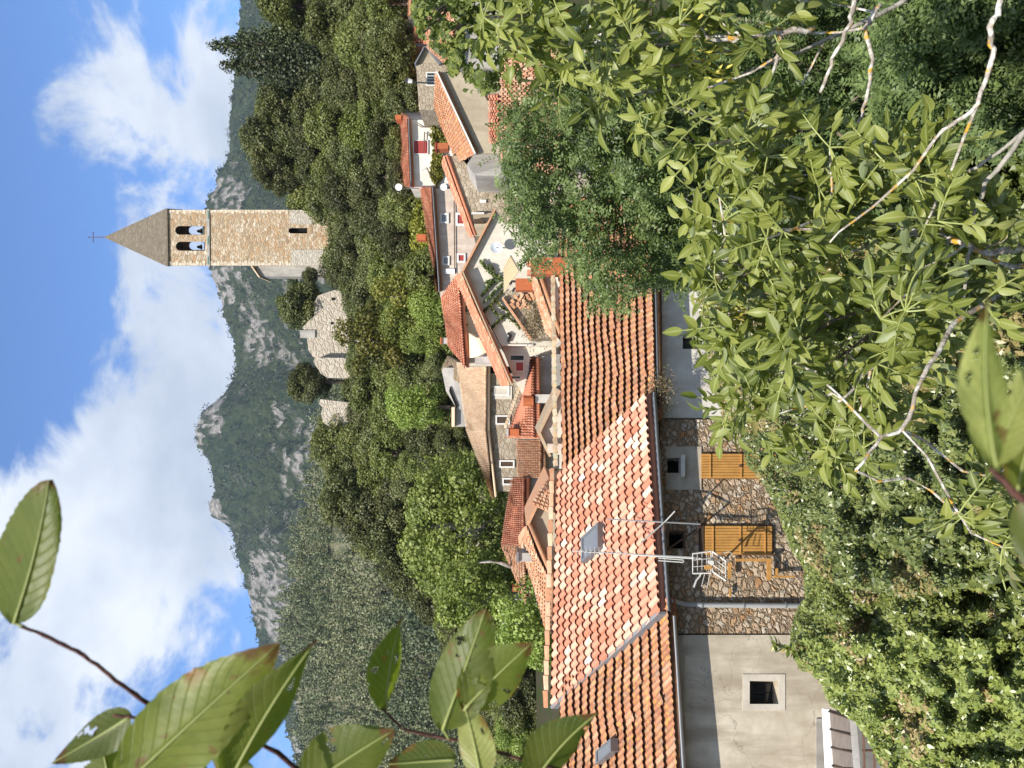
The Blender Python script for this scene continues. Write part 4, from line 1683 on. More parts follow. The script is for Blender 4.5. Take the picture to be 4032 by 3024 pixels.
wall('wall', [(1900, 436, 49.6), (1900, 60, 49.6), (1690, 60, 49.6), (1700, 436, 49.6)], 4, M['stucco_cream'], h)
h = house('corner_house', 'house cut by the right edge of the view, pale orange roof over grey stone gable', P(1660, 50, 52))
tile_roof('roof', *quad((1574, 107, 56), (1574, -150, 56), (1622, -150, 51), (1620, 52, 51)), 30, 6, M['tile_mix'], h, seg=3, amp=.07)
wall('wall', [(1900, 106, 51.6), (1900, -150, 51.6), (1621, -150, 51.6), (1621, 50, 51.6), (1586, 106, 51.6)], 4, M['rubble_far'], h)
h = house('orchard_side_house', 'house with narrow orange roof half hidden by the small-leaved tree at the right', P(1760, 120, 40))
tile_roof('roof', *quad((1684, 190, 43), (1690, 40, 43), (1795, 40, 39), (1770, 270, 39)), 20, 8, M['tile_mix'], h, seg=3, amp=.07)
wall('wall', [(2000, 270, 39.6), (2000, -100, 39.6), (1790, -100, 39.6), (1765, 270, 39.6)], 3, M['stucco_grey'], h)
t = thing('street_lamp', 'small lantern street lamp standing against the orange roof at the upper right', 'lamp', P(1640, 335, 43))
mb = MB()
mb.tube([P(1760, 334, 43), P(1624, 322, 43)], [.05, .04], 6)
mb.build('post', M['black'], t)
mb = MB()
mb.tube([P(1624, 321, 43), P(1606, 318, 43)], [.10, .16], 6)
mb.build('lantern', M['frame_white'], t)
mb = MB()
mb.tube([P(1606, 318, 43), P(1598, 317, 43), P(1593, 317, 43)], [.19, .12, .02], 6)
mb.build('lantern_cap', M['black'], t)

# big round-tiled roof seen through the locust tree
h = house('round_tiled_house', 'house with coarse salmon barrel tiles glimpsed through the locust tree on the right', P(2200, 400, 21))
tile_roof('roof', *quad((1974, 640, 25), (1974, 150, 26), (2200, 100, 20.5), (2215, 690, 19.5)), 27, 11, M['tile_mix'], h, seg=5, amp=.09, lift=.05)
tile_roof('upper_roof', *quad((1926, 560, 27.5), (1926, 368, 28), (1966, 366, 26), (1967, 562, 25.6)), 8, 4, M['tile_red'], h, seg=3)
wall('wall', [(2420, 680, 20.2), (2420, 100, 20.9), (2195, 100, 20.9), (2205, 680, 20.2)], 5, M['stucco_cream'], h)

# cream gabled house in the middle
h = house('cream_gable_house', 'cream rendered house with wide bare gable, climbing vines and small red shutter', P(2060, 1150, 29))
wall('wall', [(2240, 1362, 29), (2240, 880, 29), (1990, 880, 29), (1952, 828, 29), (1822, 1070, 29), (1974, 1362, 29)], 6, M['stucco_cream'], h)
wall('side_wing', [(2240, 1560, 29.4), (2240, 1362.5, 29.4), (1976, 1362.5, 29.4), (2018, 1470, 29.4), (2060, 1560, 29.4)], 4, M['stucco_cream'], h)
tile_roof('roof', *quad((1795, 1086, 33.5), (1818, 1071, 28.6), (2008, 1512, 28.6), (1976, 1515, 33))[::1], 16, 30, M['tile_red'], h, seg=3, amp=.07, thick=.12)
mb = MB()
mb.prism([P(1826, 1068, 28.7), P(1953, 824, 28.7), P(1947, 822, 28.7), P(1816, 1069, 28.7)], (0, 5.5, 0))
mb.build('far_slope', M['tile_mix'], h)
mb = MB()
mb.prism([P(2016, 1512, 28.55), P(1823, 1066, 28.55), P(1818, 1068, 28.55), P(2010, 1514, 28.55)], (0, .25, 0))
mb.build('verge', M['lichen_tile'], h)
window(h, 2010, 2062, 1400, 1418, 29.4, 4, M['frame_white'], M['glass'])
window(h, 2032, 2060, 1427, 1460, 29.4, 3, M['frame_white'], M['red_paint'], closed=True)
window(h, 2016, 2048, 1482, 1490, 29.4, 3, M['frame_white'], M['glass'])
boxpart('wall_ledge', 1990, 2100, 1356, 1361, 28.9, .3, M['stucco_white'], h)
mb = MB()
mb.tube([P(1998, 1312, 28.9), P(2010, 1320, 28.9), P(2000, 1346, 28.9)], [.06, .07, .06], 6)
mb.build('flue_pipe', M['black'], h)
t = thing('satellite_dish', 'pale round dish fixed on the cream gable above the straw sheet', 'dish', P(1965, 982, 28.9))
mb = MB()
c = P(1955, 974, 28.55)
r0 = 24/F*28.5
b = len(mb.v)
for j in range(5):
    for k in range(20):
        a = 2*math.pi*k/20
        rr = r0*j/4
        mb.v.append(c+Vector((rr*math.cos(a)*.92, .3*r0*(1-(j/4)**2), rr*math.sin(a))))
for j in range(4):
    for k in range(20):
        k2 = (k+1) % 20
        mb.f.append((b+j*20+k, b+j*20+k2, b+(j+1)*20+k2, b+(j+1)*20+k))
        mb.t.append(.5)
mb.build('reflector', plain('pale_grey_dish', (.55, .60, .66), .5, .4, 0, .05), t, True)
mb = MB()
mb.tube([c+Vector((0, .05, 0)), P(1990, 976, 28.7), P(1990, 976, 29.1)], [.02]*3, 5)
mb.tube([c+Vector((0, 0, -.2)), c+Vector((.08, -.3, -.05))], [.012]*2, 4)
mb.build('arm', M['zinc'], t)


def vine(lab, lines, d, mat, n, sz):
    t = thing('climbing_vine', lab, 'climber', P(lines[0][-1][0], lines[0][-1][1], d))
    mb = MB()
    C = []
    for ln in lines:
        mb.tube([P(x, y, d) for x, y in ln], [.02]*(len(ln)-1)+[.035], 4)
        for i in range(len(ln)-1):
            m = max(4, int(n*math.hypot(ln[i+1][0]-ln[i][0], ln[i+1][1]-ln[i][1])))
            for k in range(m):
                f = random.random()
                C.append(P(ln[i][0]+(ln[i+1][0]-ln[i][0])*f+random.gauss(0, 2), ln[i][1]+(ln[i+1][1]-ln[i][1])*f+random.gauss(0, 3), d-abs(random.gauss(0, .06))))
    C = np.array(C)
    mb.build_each('stem', M['bark'], t)
    leaves('foliage', C, rng.normal(size=C.shape)+np.array(SUN), sz, .7, mat, t, rng.random(len(C)))


def z4(*pts):
    return [(1700+x/2.765, 900+y/2.765) for x, y in pts]


vine('dark green vine fanning over the cream gable from behind the straw sheet', [z4((530, 350), (600, 440), (660, 500), (790, 560)), z4((620, 390), (660, 440), (680, 520)), z4((540, 735), (620, 630), (690, 570), (790, 560)), z4((580, 590), (660, 560)), z4((570, 800), (640, 730), (720, 650), (790, 600)), z4((585, 650), (650, 600))], 28.9, M['leaf_robinia'], 1.7, .12)
vine('thinner vine with drooping leafy tip lower on the cream gable', [z4((560, 910), (640, 830), (700, 760), (770, 680)), z4((645, 1090), (720, 1010), (790, 950), (880, 910)), z4((645, 855), (690, 920), (750, 950)), z4((710, 790), (760, 860), (850, 900)), z4((830, 960), (890, 1010), (940, 1060), (960, 1090)), z4((900, 950), (970, 1040))], 28.9, M['leaf_small'], 1.3, .11)

t = thing('lean_roof', 'straw-coloured corrugated sheet roof leaning on the foot of the cream gable', 'roof', P(2020, 1080, 27))
mb = MB()
a, b, c, e = P(2008, 1005, 26.8), P(2044, 1066, 25.5), P(1986, 1152, 26.5), P(1984, 1050, 28)
for i in range(18):
    f0, f1 = i/18, (i+1)/18
    h_ = Vector((0, 0, .03))*(i % 2)
    mb.prism([e*(1-f0)+c*f0+h_, e*(1-f1)+c*f1+h_, a*(1-f1)+b*f1+h_, a*(1-f0)+b*f0+h_], (0, 0, -.05))
mb.build('sheet', M['awning'], t)
t = thing('brick_chimney', 'stout red brick chimney with dark flue, beside the locust tree', 'chimney', P(2160, 1046, 22.6))
mb = MB()
boxp(mb, 2092, 2260, 1014, 1080, 22.6, .6)
mb.build('stack', M['brick'], t)
mb = MB()
boxp(mb, 2076, 2092, 1022, 1046, 22.55, .3)
boxp(mb, 2076, 2092, 1062, 1082, 22.55, .3)
mb.build_each('chimney_cap', M['tile_red'], t)
t = thing('brick_stack', 'low red brick stack with black cowl below the straw-coloured sheet', 'chimney', P(2080, 1118, 25))
mb = MB()
boxp(mb, 2030, 2130, 1096, 1142, 25, .6)
mb.build('stack', M['brick'], t)
mb = MB()
for (x, y) in ((2012, 1108), (2022, 1136)):
    mb.tube([P(2032, y, 25.2), P(x+3, y, 25.2), P(x, y+8, 25.2), P(x-8, y+10, 25.2)], [.04, .04, .05, .02], 6)
mb.build_each('cowl', M['black'], t)

h = house('narrow_tiled_house', 'narrow house with long tiled slope running down to the left just behind the near ridge', P(2200, 1200, 23))
tile_roof('roof', *quad((2094, 1082, 25), (2112, 1082, 23.3), (2202, 1345, 23.3), (2152, 1300, 25.5))[::1], 6, 16, M['tile_mix'], h, seg=4, amp=.07)
wall('wall', [(2260, 1345, 23.6), (2260, 1050, 23.6), (2112, 1078, 23.6), (2204, 1340, 23.6)], 2.5, M['stucco_white'], h)
h = house('ruined_shed', 'roofless shed of loose grey stone with broken tiles beside the cream gable', P(2080, 1220, 26.5))
wall('wall', [(2240, 1330, 26.5), (2240, 1143, 26.5), (1994, 1143, 26.5), (1984, 1172, 26.5), (2032, 1240, 26.5), (2090, 1330, 26.5)], 2, M['rubble_far'], h)
mb = MB()
mb.prism([P(2096, 1336, 26.3), P(1980, 1168, 26.3), P(1976, 1172, 26.3), P(2088, 1338, 26.3)], (0, .5, 0))
mb.build('coping', M['tile_mix'], h)
mb = MB()
for k in range(26):
    x, y = random.uniform(2030, 2110), random.uniform(1160, 1215)
    c = P(x, y, 26.38-.006*k)
    a_, b_ = random.uniform(-.5, .9), random.uniform(.12, .26)
    ux, uz = Vector((math.cos(a_), 0, math.sin(a_)))*b_, Vector((-math.sin(a_), .3, math.cos(a_)))*.09
    mb.prism([c, c+ux, c+ux+uz, c+uz], (0, .03, -.02), random.random())
mb.build('broken_tile', M['tile_mix'], h)
t = thing('dry_bush', 'dry straggling bush growing on the ruined shed wall', 'bush', P(2130, 1270, 26))
c = np.array([P(2105, 1270, 26)])+rng.normal(size=(900, 3))*np.array([.40, .2, .22])
leaves('foliage', c, rng.normal(size=c.shape), .11, .3, M['leaf_dry'], t, rng.random(900))
mb = MB()
for k in range(14):
    mb.tube([P(2150, 1255+k*3, 26), P(2080+random.uniform(-10, 20), 1240+k*5, 25.9)], [.015, .006], 4)
mb.build('stem', M['bark'], t)

# hipped house behind the cream gable
h = house('hipped_roof_house', 'house with plain salmon hipped roof behind the cream gable', P(1860, 1260, 35))
tile_roof('roof', *quad((1767, 1359, 38.5), (1738, 1171, 39), (1806, 1076, 34.5), (1834, 1448, 34.5)), 34, 10, M['tile_red'], h, seg=3, amp=.06)
wall('wall', [(2060, 1440, 35.2), (2060, 1085, 35.2), (1812, 1085, 35.2), (1834, 1440, 35.2)], 3, M['stucco_cream'], h)
window(h, 1832, 1854, 1206, 1228, 35.2, 4, M['conc'], M['glass'])
boxpart('small_vent', 1836, 1842, 1275, 1280, 35.1, .1, M['dark'], h)
mb = MB()
mb.prism([P(1842, 1310, 34.7), P(1842, 1410, 34.7), P(1908, 1402, 33.6), P(1874, 1330, 33.6)], (0, 0, -.15))
mb.build('porch_roof', M['tile_pale'], h)
cs = boxpart('chimney', 1870, 1932, 1404, 1432, 33.2, .8, M['conc'], h)
ct = boxpart('rear_chimney', 1738, 1772, 1330, 1352, 38.6, .6, M['conc'], h)
boxpart('chimney_cap', 1733, 1738, 1328, 1354, 38.5, .8, M['brick'], ct)

# large pale roof
h = house('straw_roof_house', 'large stone house with pale straw-coloured roof and row of stone-framed windows', P(1990, 1700, 37))
tile_roof('roof', *quad((1838, 1693, 42), (1800, 1425, 42.5), (1916, 1436, 36.6), (1915, 1700, 36.6)), 40, 14, M['tile_pale'], h, seg=3, amp=.07)
tile_roof('roof_end', *quad((1942, 1962, 38), (1838, 1692.5, 42), (1915, 1700.5, 36.6), (1943, 1955, 36.6)), 34, 12, M['tile_pale'], h, seg=3, amp=.07)
wall('wall', [(2160, 1935, 36.9), (2160, 1470, 36.9), (1912, 1470, 36.9), (1917, 1762, 36.9), (1934, 1834, 36.9), (1950, 1935, 36.9)], 4, M['rubble_far'], h)
for (a, b, c, e) in ((1950, 2000, 1526, 1552), (1957, 2002, 1641, 1666), (1972, 2020, 1818, 1836), (1984, 2032, 1888, 1904)):
    window(h, a, b, c, e, 36.9, 6, M['frame_white'], M['dark_wood'])
boxpart('render_panel', 1946, 2016, 1520, 1572, 36.85, .2, M['stucco_cream'], h)
h = house('terrace_house', 'grey rendered roof terrace with dark opening behind the straw-coloured roof', P(1780, 1530, 43.5))
wall('wall', [(1900, 1612, 43.5), (1900, 1448, 43.5), (1745, 1448, 43.5), (1740, 1462, 43.5), (1756, 1540, 43.5), (1800, 1612, 43.5)], 3, M['conc'], h)
mb = MB()
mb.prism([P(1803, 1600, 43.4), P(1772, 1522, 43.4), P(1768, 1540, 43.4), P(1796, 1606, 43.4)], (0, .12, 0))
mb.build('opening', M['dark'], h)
tile_roof('roof', *quad((1739, 1456, 45), (1765, 1400, 45), (1806, 1426, 43), (1806, 1508, 43)), 12, 8, M['lichen_tile'], h, seg=3)
boxpart('parapet_cap', 1778, 1790, 1604, 1680, 43.3, 1.5, M['tile_pale'], h)
wall('parapet', [(1900, 1680, 43.6), (1900, 1606, 43.6), (1790, 1606, 43.6), (1790, 1680, 43.6)], 1, M['conc'], h)

# orange roof in the middle
h = house('orange_roof_house', 'house with steep bright orange triangular roof and jagged stone cornice', P(2130, 1560, 27))
tile_roof('roof', *quad((1997, 1722, 30), (2098, 1404, 30.5), (2107, 1404, 27), (2106, 1724, 27)), 30, 9, M['tile_red'], h, seg=4, amp=.07)
ridge('ridge_cap', P(1994, 1690, 29.9), P(2098, 1402, 30.4), 22, .16, M['lichen_tile'], h)
wall('wall', [(2260, 1724, 27.4), (2260, 1395, 27.4), (2110, 1395, 27.4), (2110, 1724, 27.4)], 2.5, M['stucco_grey'], h)
mb = MB()
for k in range(24):
    y = 1400+k*13.4
    boxp(mb, 2110, 2120, y, y+6.4, 27.15, .4)
    boxp(mb, 2120, 2129, y+6.6, y+13, 27.25, .3)
mb.build('cornice', M['stucco_cream'], h)
boxpart('chimney', 2108, 2172, 1553, 1587, 26.9, .7, M['conc'], h)
c1 = boxpart('roof_chimney', 2002, 2044, 1690, 1716, 28.3, .8, M['brick'], h)
boxpart('chimney_cap', 1996, 2002, 1688, 1719, 28.25, .9, M['zinc_light'], c1)
mb = MB()
c = P(2100, 1578, 26.9)
mb.tube([c, c+Vector((0, 0, .35))], [.17, .20], 10, cap=False)
mb.build('flue', M['brick'], h)

h = house('low_tiled_house', 'low house with faded tile roof under the windows of the straw-roofed house', P(2130, 1800, 29.5))
tile_roof('roof', *quad((2040, 1880, 32), (2036, 1730, 32), (2134, 1730, 29), (2134, 1880, 29)), 22, 11, M['tile_mix'], h, seg=4, amp=.07)
wall('wall', [(2280, 1880, 29.5), (2280, 1730, 29.5), (2140, 1730, 29.5), (2140, 1880, 29.5)], 2, M['stucco_cream'], h)
h = house('peaked_orange_house', 'house with orange roof peaking at a pale finial above the tan gable', P(2100, 2140, 30))
tile_roof('roof', *quad((1977, 2139, 34), (2016, 1880, 34), (2068, 1880, 30), (2066, 2150, 30)), 34, 9, M['tile_red'], h, seg=3, amp=.07)
tile_roof('hip', *quad((1978, 2142, 34), (1976, 2138.5, 34), (2066, 2150, 30), (2078, 2392, 30.5)), 24, 10, M['tile_mix'], h, seg=3, amp=.07)
wall('wall', [(2260, 2380, 30.6), (2260, 1880, 30.4), (2072, 1880, 30.4), (2070, 2150, 30.4), (2082, 2380, 30.6)], 3, M['stucco_grey'], h)
boxpart('chimney', 2018, 2046, 2312, 2330, 30.5, .5, M['brick'], h)

# gables just behind the near ridge
h = house('sun_lit_gable_house', 'small house with cream gable and thin tiled verges just behind the near ridge', P(2180, 1690, 24.5))
wall('wall', [(2300, 1790, 24.5), (2300, 1540, 24.5), (2206, 1540, 24.5), (2124, 1704, 24.5), (2158, 1790, 24.5)], 3, M['stucco_cream'], h)
mb = MB()
mb.prism([P(2129, 1704, 24.2), P(2209, 1540, 24.2), P(2196, 1530, 24.2), P(2116, 1702, 24.2)], (0, 3.2, 0))
mb.prism([P(2129, 1704, 24.25), P(2116, 1702, 24.25), P(2162, 1800, 24.25), P(2172, 1796, 24.25)], (0, 3.2, 0))
mb.build('roof', M['lichen_tile'], h)
boxpart('chimney', 2158, 2230, 1748, 1783, 23.9, .5, M['stucco_pink'], h)
h = house('tan_gable_house', 'house with small tan gable and faded tile roof behind the salmon roof', P(2160, 2070, 22.8))
wall('wall', [(2300, 2275, 22.8), (2300, 1890, 22.8), (2166, 1890, 22.8), (2078, 2070, 22.8), (2166, 2275, 22.8)], 3, M['stucco_tan'], h)
mb = MB()
mb.prism([P(2083, 2069, 22.5), P(2170, 1886, 22.5), P(2160, 1880, 22.5), P(2071, 2068, 22.5)], (0, 3.2, 0))
mb.build('far_slope', M['tile_mix'], h)
tile_roof('roof', *quad((2046, 2110, 26.5), (2072, 2070, 22.5), (2163, 2280, 22.5), (2160, 2500, 25.5))[::1], 12, 12, M['tile_mix'], h, seg=4, amp=.07)
tile_roof('low_roof', *quad((2095, 1985, 22.4), (2165, 1880, 22.4), (2180, 1900, 21.6), (2180, 2020, 21.6)), 8, 5, M['tile_mix'], h, seg=4)
boxpart('chimney', 2042, 2106, 2178, 2211, 24.0, .7, M['conc'], h)
boxpart('chimney_cap', 2034, 2042, 2174, 2215, 23.9, .9, M['zinc'], h)
# ================================================================ TREES OF THE WOOD
protos = {}
OAK = 'dark evergreen oak in the wood on the hillside'
G = 'trees of the wood behind the village'
protos['oak'] = [tree_proto('oak_tree', OAK, 'tree', M['leaf_oak'], M['bark'], 6.4, 6.6, 32, 11000, .25, s, 1.0, group=G) for s in (1, 2, 3)]
protos['olive'] = [tree_proto('broadleaf_tree', 'olive-green broad-crowned tree in the wood on the hillside', 'tree', M['leaf_olive'], M['bark'], 6.4, 6.8, 30, 10500, .25, s, 1.1, group=G) for s in (4, 5)]
protos['bright'] = [tree_proto('bright_tree', 'fresh green tree at the foot of the wood above the roofs', 'tree', M['leaf_bright'], M['bark'], 6.2, 6.8, 36, 9500, .22, s, 1.1, group=G) for s in (6,)]
used = {}


def put(kind, X, Y, d, size, label=None, sq=1.0, hh=1.0):
    """tree whose crown is centred on display pixel (X, Y) at distance d, crown width size metres"""
    lst = protos[kind]
    p = lst[random.randrange(len(lst))]
    s = size/6.4
    c = PD(X, Y, d)
    loc = c-Vector((0, 0, (1.0+2.9)*s*hh))
    rz = random.uniform(0, 6.28)
    sc = (s*sq, s*sq, s*hh)
    if p.name not in used:
        used[p.name] = 1
        p.location = loc
        p.rotation_euler = (0, 0, rz)
        p.scale = sc
        if label:
            p['label'] = label
        return p
    o = copy_tree(p, loc, rz, sc, label)
    if label is None:
        o['label'] = {'oak': OAK, 'olive': 'olive-green broad-crowned tree in the wood on the hillside', 'bright': 'fresh green tree at the foot of the wood above the roofs'}[kind]
    return o


# hillside rows, crest first
rows = 7
for r in range(rows):
    t = 1-(r/(rows-1))*.98
    step = 54+r*3
    Yd = -60+(r % 2)*31
    while Yd < 1780:
        yy = Yd+random.uniform(-16, 16)
        tt = t+random.uniform(-.05, .05)
        X, d = hill_pt(yy, tt)
        X = float(X)+random.uniform(-8, 10)
        ok = True
        if r == 0 and (440 < yy < 610 or 640 < yy < 760 or 770 < yy < 935):
            X += 34
        if 625 < yy < 940:
            X = max(X, 785+random.uniform(0, 14))
        if 440 < yy < 600:
            X = max(X, 742+random.uniform(0, 14))
        if 1000 < yy < 1260 and r >= 5 and X > 960:
            ok = False
        if abs(yy-490) < 52 and X > 875:
            ok = False
        if ok:
            k = random.random()
            kind = 'oak' if k < .72 else 'olive'
            if r >= 4 and k > .45:
                kind = 'bright' if k > .7 else 'olive'
            if yy < 330 and k > .5:
                kind = 'olive'
            size = random.uniform(90, 128)/1662*d
            put(kind, X, yy, d, size, None, random.uniform(.9, 1.15), random.uniform(.85, 1.1))
        Yd += step
# trees that stand out
put('oak', 648, 660, 90.5, 7.4, 'round dark oak alone on the crest just left of the tower, above the ruined wall', 1.0, .85)
put('oak', 662, 825, 90.5, 6.2, 'round oak on the crest between the two stumps of ruined wall', .95, .82)
put('oak', 668, 596, 83.5, 2.2, 'small dark tree at the foot of the tower beside the side chapel', 1, .9)
put('oak', 575, 300, 80, 6.5, 'high dark crown on the skyline right of the tower', 1, 1)
put('oak', 590, 370, 81, 5.5, 'rounded crown second on the skyline right of the tower', 1, .9)
put('oak', 600, 225, 79, 5.8, 'dark crown on the skyline left of the pointed conifers', 1, .9)
for (X_, Y_) in ((752, 1075), (775, 1115), (800, 1150), (828, 1180), (858, 1212), (888, 1240), (918, 1268), (945, 1300), (800, 1090), (840, 1140)):
    put('oak', X_, Y_, 77, random.uniform(5.6, 7.))
put('olive', 625, 10, 74, 6.0, 'olive-green crown at the right edge of the skyline beyond the two conifers', 1.1, 1)
put('olive', 720, 50, 66, 5.4, 'yellowish broad tree on the right below the pointed conifers')
put('olive', 780, 90, 60, 5.0, 'paler broad tree on the right, lower of two below the pointed conifers')
put('bright', 800, 270, 58, 5.0, 'fresh green tree above the white house with the red shutter')
put('bright', 880, 700, 53, 4.2, 'fresh green tree above the hipped salmon roof')
put('bright', 900, 880, 48, 3.8, 'fresh green tree just above the straw-coloured roof')
for (X, Y, d, wd, hh_, lab, sd_) in ((447, 98, 76, 7.6, 14.0, 'ragged dark conifer, right one of the two pointed conifers on the skyline', 7), (470, 142, 72, 7.2, 13.6, 'smooth pointed green cypress, left one of the two pointed conifers on the skyline', 17)):
    t = tree_proto('conifer_tree', lab, 'tree', M['leaf_cypress'], M['bark'], wd, hh_, 90, 15000, .26, sd_, .6, 'cone')
    t.location = PD(X, Y, d)-Vector((0, 0, hh_))
protos['yellow'] = [tree_proto('yellowing_tree', 'yellow-green tree in the middle of the wood above the roofs', 'tree', M['leaf_yellow'], M['bark_pale'], 6.0, 6.8, 16, 4600, .25, 8, 1.6)]
p = put('yellow', 812, 735, 55, 6.4, 'loose yellow-green tree in the middle of the dark wood')
put('yellow', 880, 640, 51.5, 5.2, 'yellow-olive tree close above the hipped salmon roof, right of the looser yellow one')
protos['lime'] = [tree_proto('lime_bush', 'lime-yellow bush', 'bush', M['leaf_lime'], M['bark_pale'], 5.0, 4.6, 16, 5000, .18, 9, .5)]
put('lime', 903, 492, 51, 7.0, 'bright lime-yellow bush rising behind the long red roof', .9, .8)
# large light green tree on the left, in front of the wood
t = tree_proto('locust_tree', 'large fresh green spreading tree left of the straw-coloured roof', 'tree', M['leaf_bright'], M['bark_pale'], 9.6, 6.6, 120, 26000, .18, 31, 1.2, br=(.06, .115))
t.location = PD(1085, 1140, 44)-Vector((0, 0, 1.6))
t.scale = (1.12, .8, 1.12)
t = tree_proto('locust_tree', 'smaller fresh green tree further left of the spreading one, by the near ridge', 'tree', M['leaf_bright'], M['bark_pale'], 5.6, 4.6, 50, 10000, .17, 32, .8, br=(.08, .14))
t.location = PD(1110, 1290, 37)-Vector((0, 0, .8))
t = tree_proto('locust_tree', 'leafy green bush at the left end of the near roof ridge', 'bush', M['leaf_bright'], M['bark_pale'], 3.2, 3.2, 30, 6000, .13, 33, .5)
t.location = PD(1215, 1350, 27)-Vector((0, 0, .6))
t = thing('dead_branch', 'bare pale branch arching over the peaked orange roof', 'branch', P(2040, 2235, 33))
mb = MB()
mb.tube([P(2012, 2232, 32), P(1975, 2218, 32), P(1930, 2211, 32), P(1890, 2215, 32.5)], [.09, .08, .06, .03], 6)
mb.build('limb', M['bark_pale'], t, True)

# far pines of the valley slope: one mass of crowns
nT = 7500
Yd = rng.uniform(330, 1950, nT)
tt = rng.uniform(0.0, 1.0, nT)**.8
x, d, z = mid_pt(Yd, tt)
h = rng.uniform(3.0, 10.0, nT)*(.6+.8*fbm(x*.03, d*.03, 3, 5))
keep = fbm(x*.02+3, d*.02, 3, 66)+.5*(tt < .4) > rng.uniform(.22, .56, nT)
x, d, z, h = x[keep], d[keep], z[keep], h[keep]
nT = len(x)
q = 60
u = rng.random((nT, q))
an = rng.uniform(0, 6.28, (nT, q))
cone = (rng.random(nT) < .45)[:, None]
rad = np.where(cone, .22*(1-u)**.8, .32*np.sqrt(np.maximum(.02, 1-(2*u-1)**2)))*h[:, None]*np.sqrt(rng.uniform(.3, 1, (nT, q)))
pts = np.stack([x[:, None]+np.cos(an)*rad, d[:, None]+np.sin(an)*rad, z[:, None]+.3+u*h[:, None]], -1)
nr = np.stack([np.cos(an), np.sin(an), .5+0*an], -1)+rng.normal(size=(nT, q, 3))*.5
tn = np.clip(rng.uniform(.0, .7, (nT, 1))+(fbm(x*.02, d*.03, 3, 14)-.35)[:, None]+rng.normal(size=(nT, q))*.05, 0, 1)
o = leaves('distant_wood', pts.reshape(-1, 3), nr.reshape(-1, 3), .95, .8, M['leaf_pine'], None, tn.ravel())
tag(o, 'scattered pines and oaks covering the valley slope at the left', 'wood', kind='stuff')
# ================================================================ SHRUBS AND TREES BELOW THE VIEWPOINT
SUNv = np.array(SUN)
M['midrib'] = plain('pale_leaf_rib', (.26, .29, .09), .5, .3, 0, .1)


def hedge(name, lab, poly, dfun, n, lsize, mat, seed, asp=.5, lump=46., amp=.9, cat='shrub', tmix=(0, 1), thick=.45, cut=.0, seeds=None):
    cx = sum(p[0] for p in poly)/len(poly)
    cy = sum(p[1] for p in poly)/len(poly)
    dd = float(dfun(np.array([cx]), np.array([cy]))[0])
    base = PD(cx, cy, dd+.6)
    base.z = float(ground_z(base.x, base.y))
    t = thing(name, lab, cat, base)
    c, f = clump_cloud(poly, dfun, n, lump, amp, thick, cut, seed)
    m = len(c)
    nr = rng.normal(size=(m, 3))*.55+SUNv*.55+np.array([0, -.35, .25])
    tn = np.clip(tmix[0]+(tmix[1]-tmix[0])*(rng.random(m)*.75+.25*(f-.2)), 0, .78)
    if seeds is not None:
        X = 2016/K-(c[:, 2]/c[:, 1])*1662
        g = fbm(c[:, 0]*2.2, c[:, 2]*2.2+c[:, 1], 3, seed+9)
        k = (g > np.quantile(g, 1-seeds)) & (rng.random(m) < .75)
        tn[k] = rng.uniform(.88, 1, k.sum())
    leaves('foliage', c, nr, lsize*rng.uniform(.6, 1.25, m), asp, mat, t, tn, fold=.28)
    mb = MB()
    for i in range(16):
        k = rng.integers(m)
        e = Vector(c[k])+Vector((0, .6, -.15))
        b0 = base+Vector((rng.normal()*.5, rng.normal()*.4, -.2))
        mid = b0*.45+e*.55+Vector((0, .5, .2))
        mb.tube([b0, mid, e], [.06, .035, .01], 5)
    mb.build('stem', M['bark'], t, True)
    return t


def dlow(X, Y):
    return np.interp(X, [1450, 1600, 1800, 2000, 2212, 2400], [12.2, 11.0, 8.6, 7.0, 5.8, 5.0])


hedge('seeding_shrub', 'broad glossy shrub full of brown seed heads in front of the rubble wall', [(1500, 590), (1515, 700), (1530, 800), (1560, 900), (1598, 935), (1612, 1000), (1648, 1045), (1690, 1110), (1720, 1190), (1800, 1260), (1950, 1290), (2300, 1230), (2300, 520), (1700, 520)], lambda X, Y: dlow(X, Y)-.4, 96000, .060, M['leaf_hedge'], 41, .5, 36, .5, seeds=.25)
hedge('glossy_shrub', 'dense green glossy shrub at the foot of the downpipe', [(1660, 1060), (1690, 1130), (1705, 1180), (1738, 1230), (1740, 1290), (1716, 1330), (1705, 1400), (1730, 1450), (2300, 1450), (2300, 1060), (1760, 1060)], dlow, 52000, .060, M['leaf_privet'], 43, .48, 38, .45, seeds=.05)
hedge('spreading_shrub', 'yellow-tipped green shrub covering the lower left beside the plank lean-to', [(1712, 1385), (1725, 1430), (1775, 1475), (1792, 1520), (1850, 1560), (1878, 1600), (1905, 1659), (1960, 1800), (2300, 1800), (2300, 1390), (1800, 1370)], lambda X, Y: dlow(X, Y)-.3, 44000, .06, M['leaf_privet'], 47, .48, 36, .45, tmix=(.15, 1.1), seeds=.05)


hedge('dark_undergrowth', 'shaded dark undergrowth behind the ash twigs on the right', [(1560, 200), (1560, 560), (2300, 560), (2300, 200)], lambda X, Y: dlow(X, Y)+.9, 26000, .075, M['leaf_privet'], 49, .5, 44, .8, tmix=(0, .6))


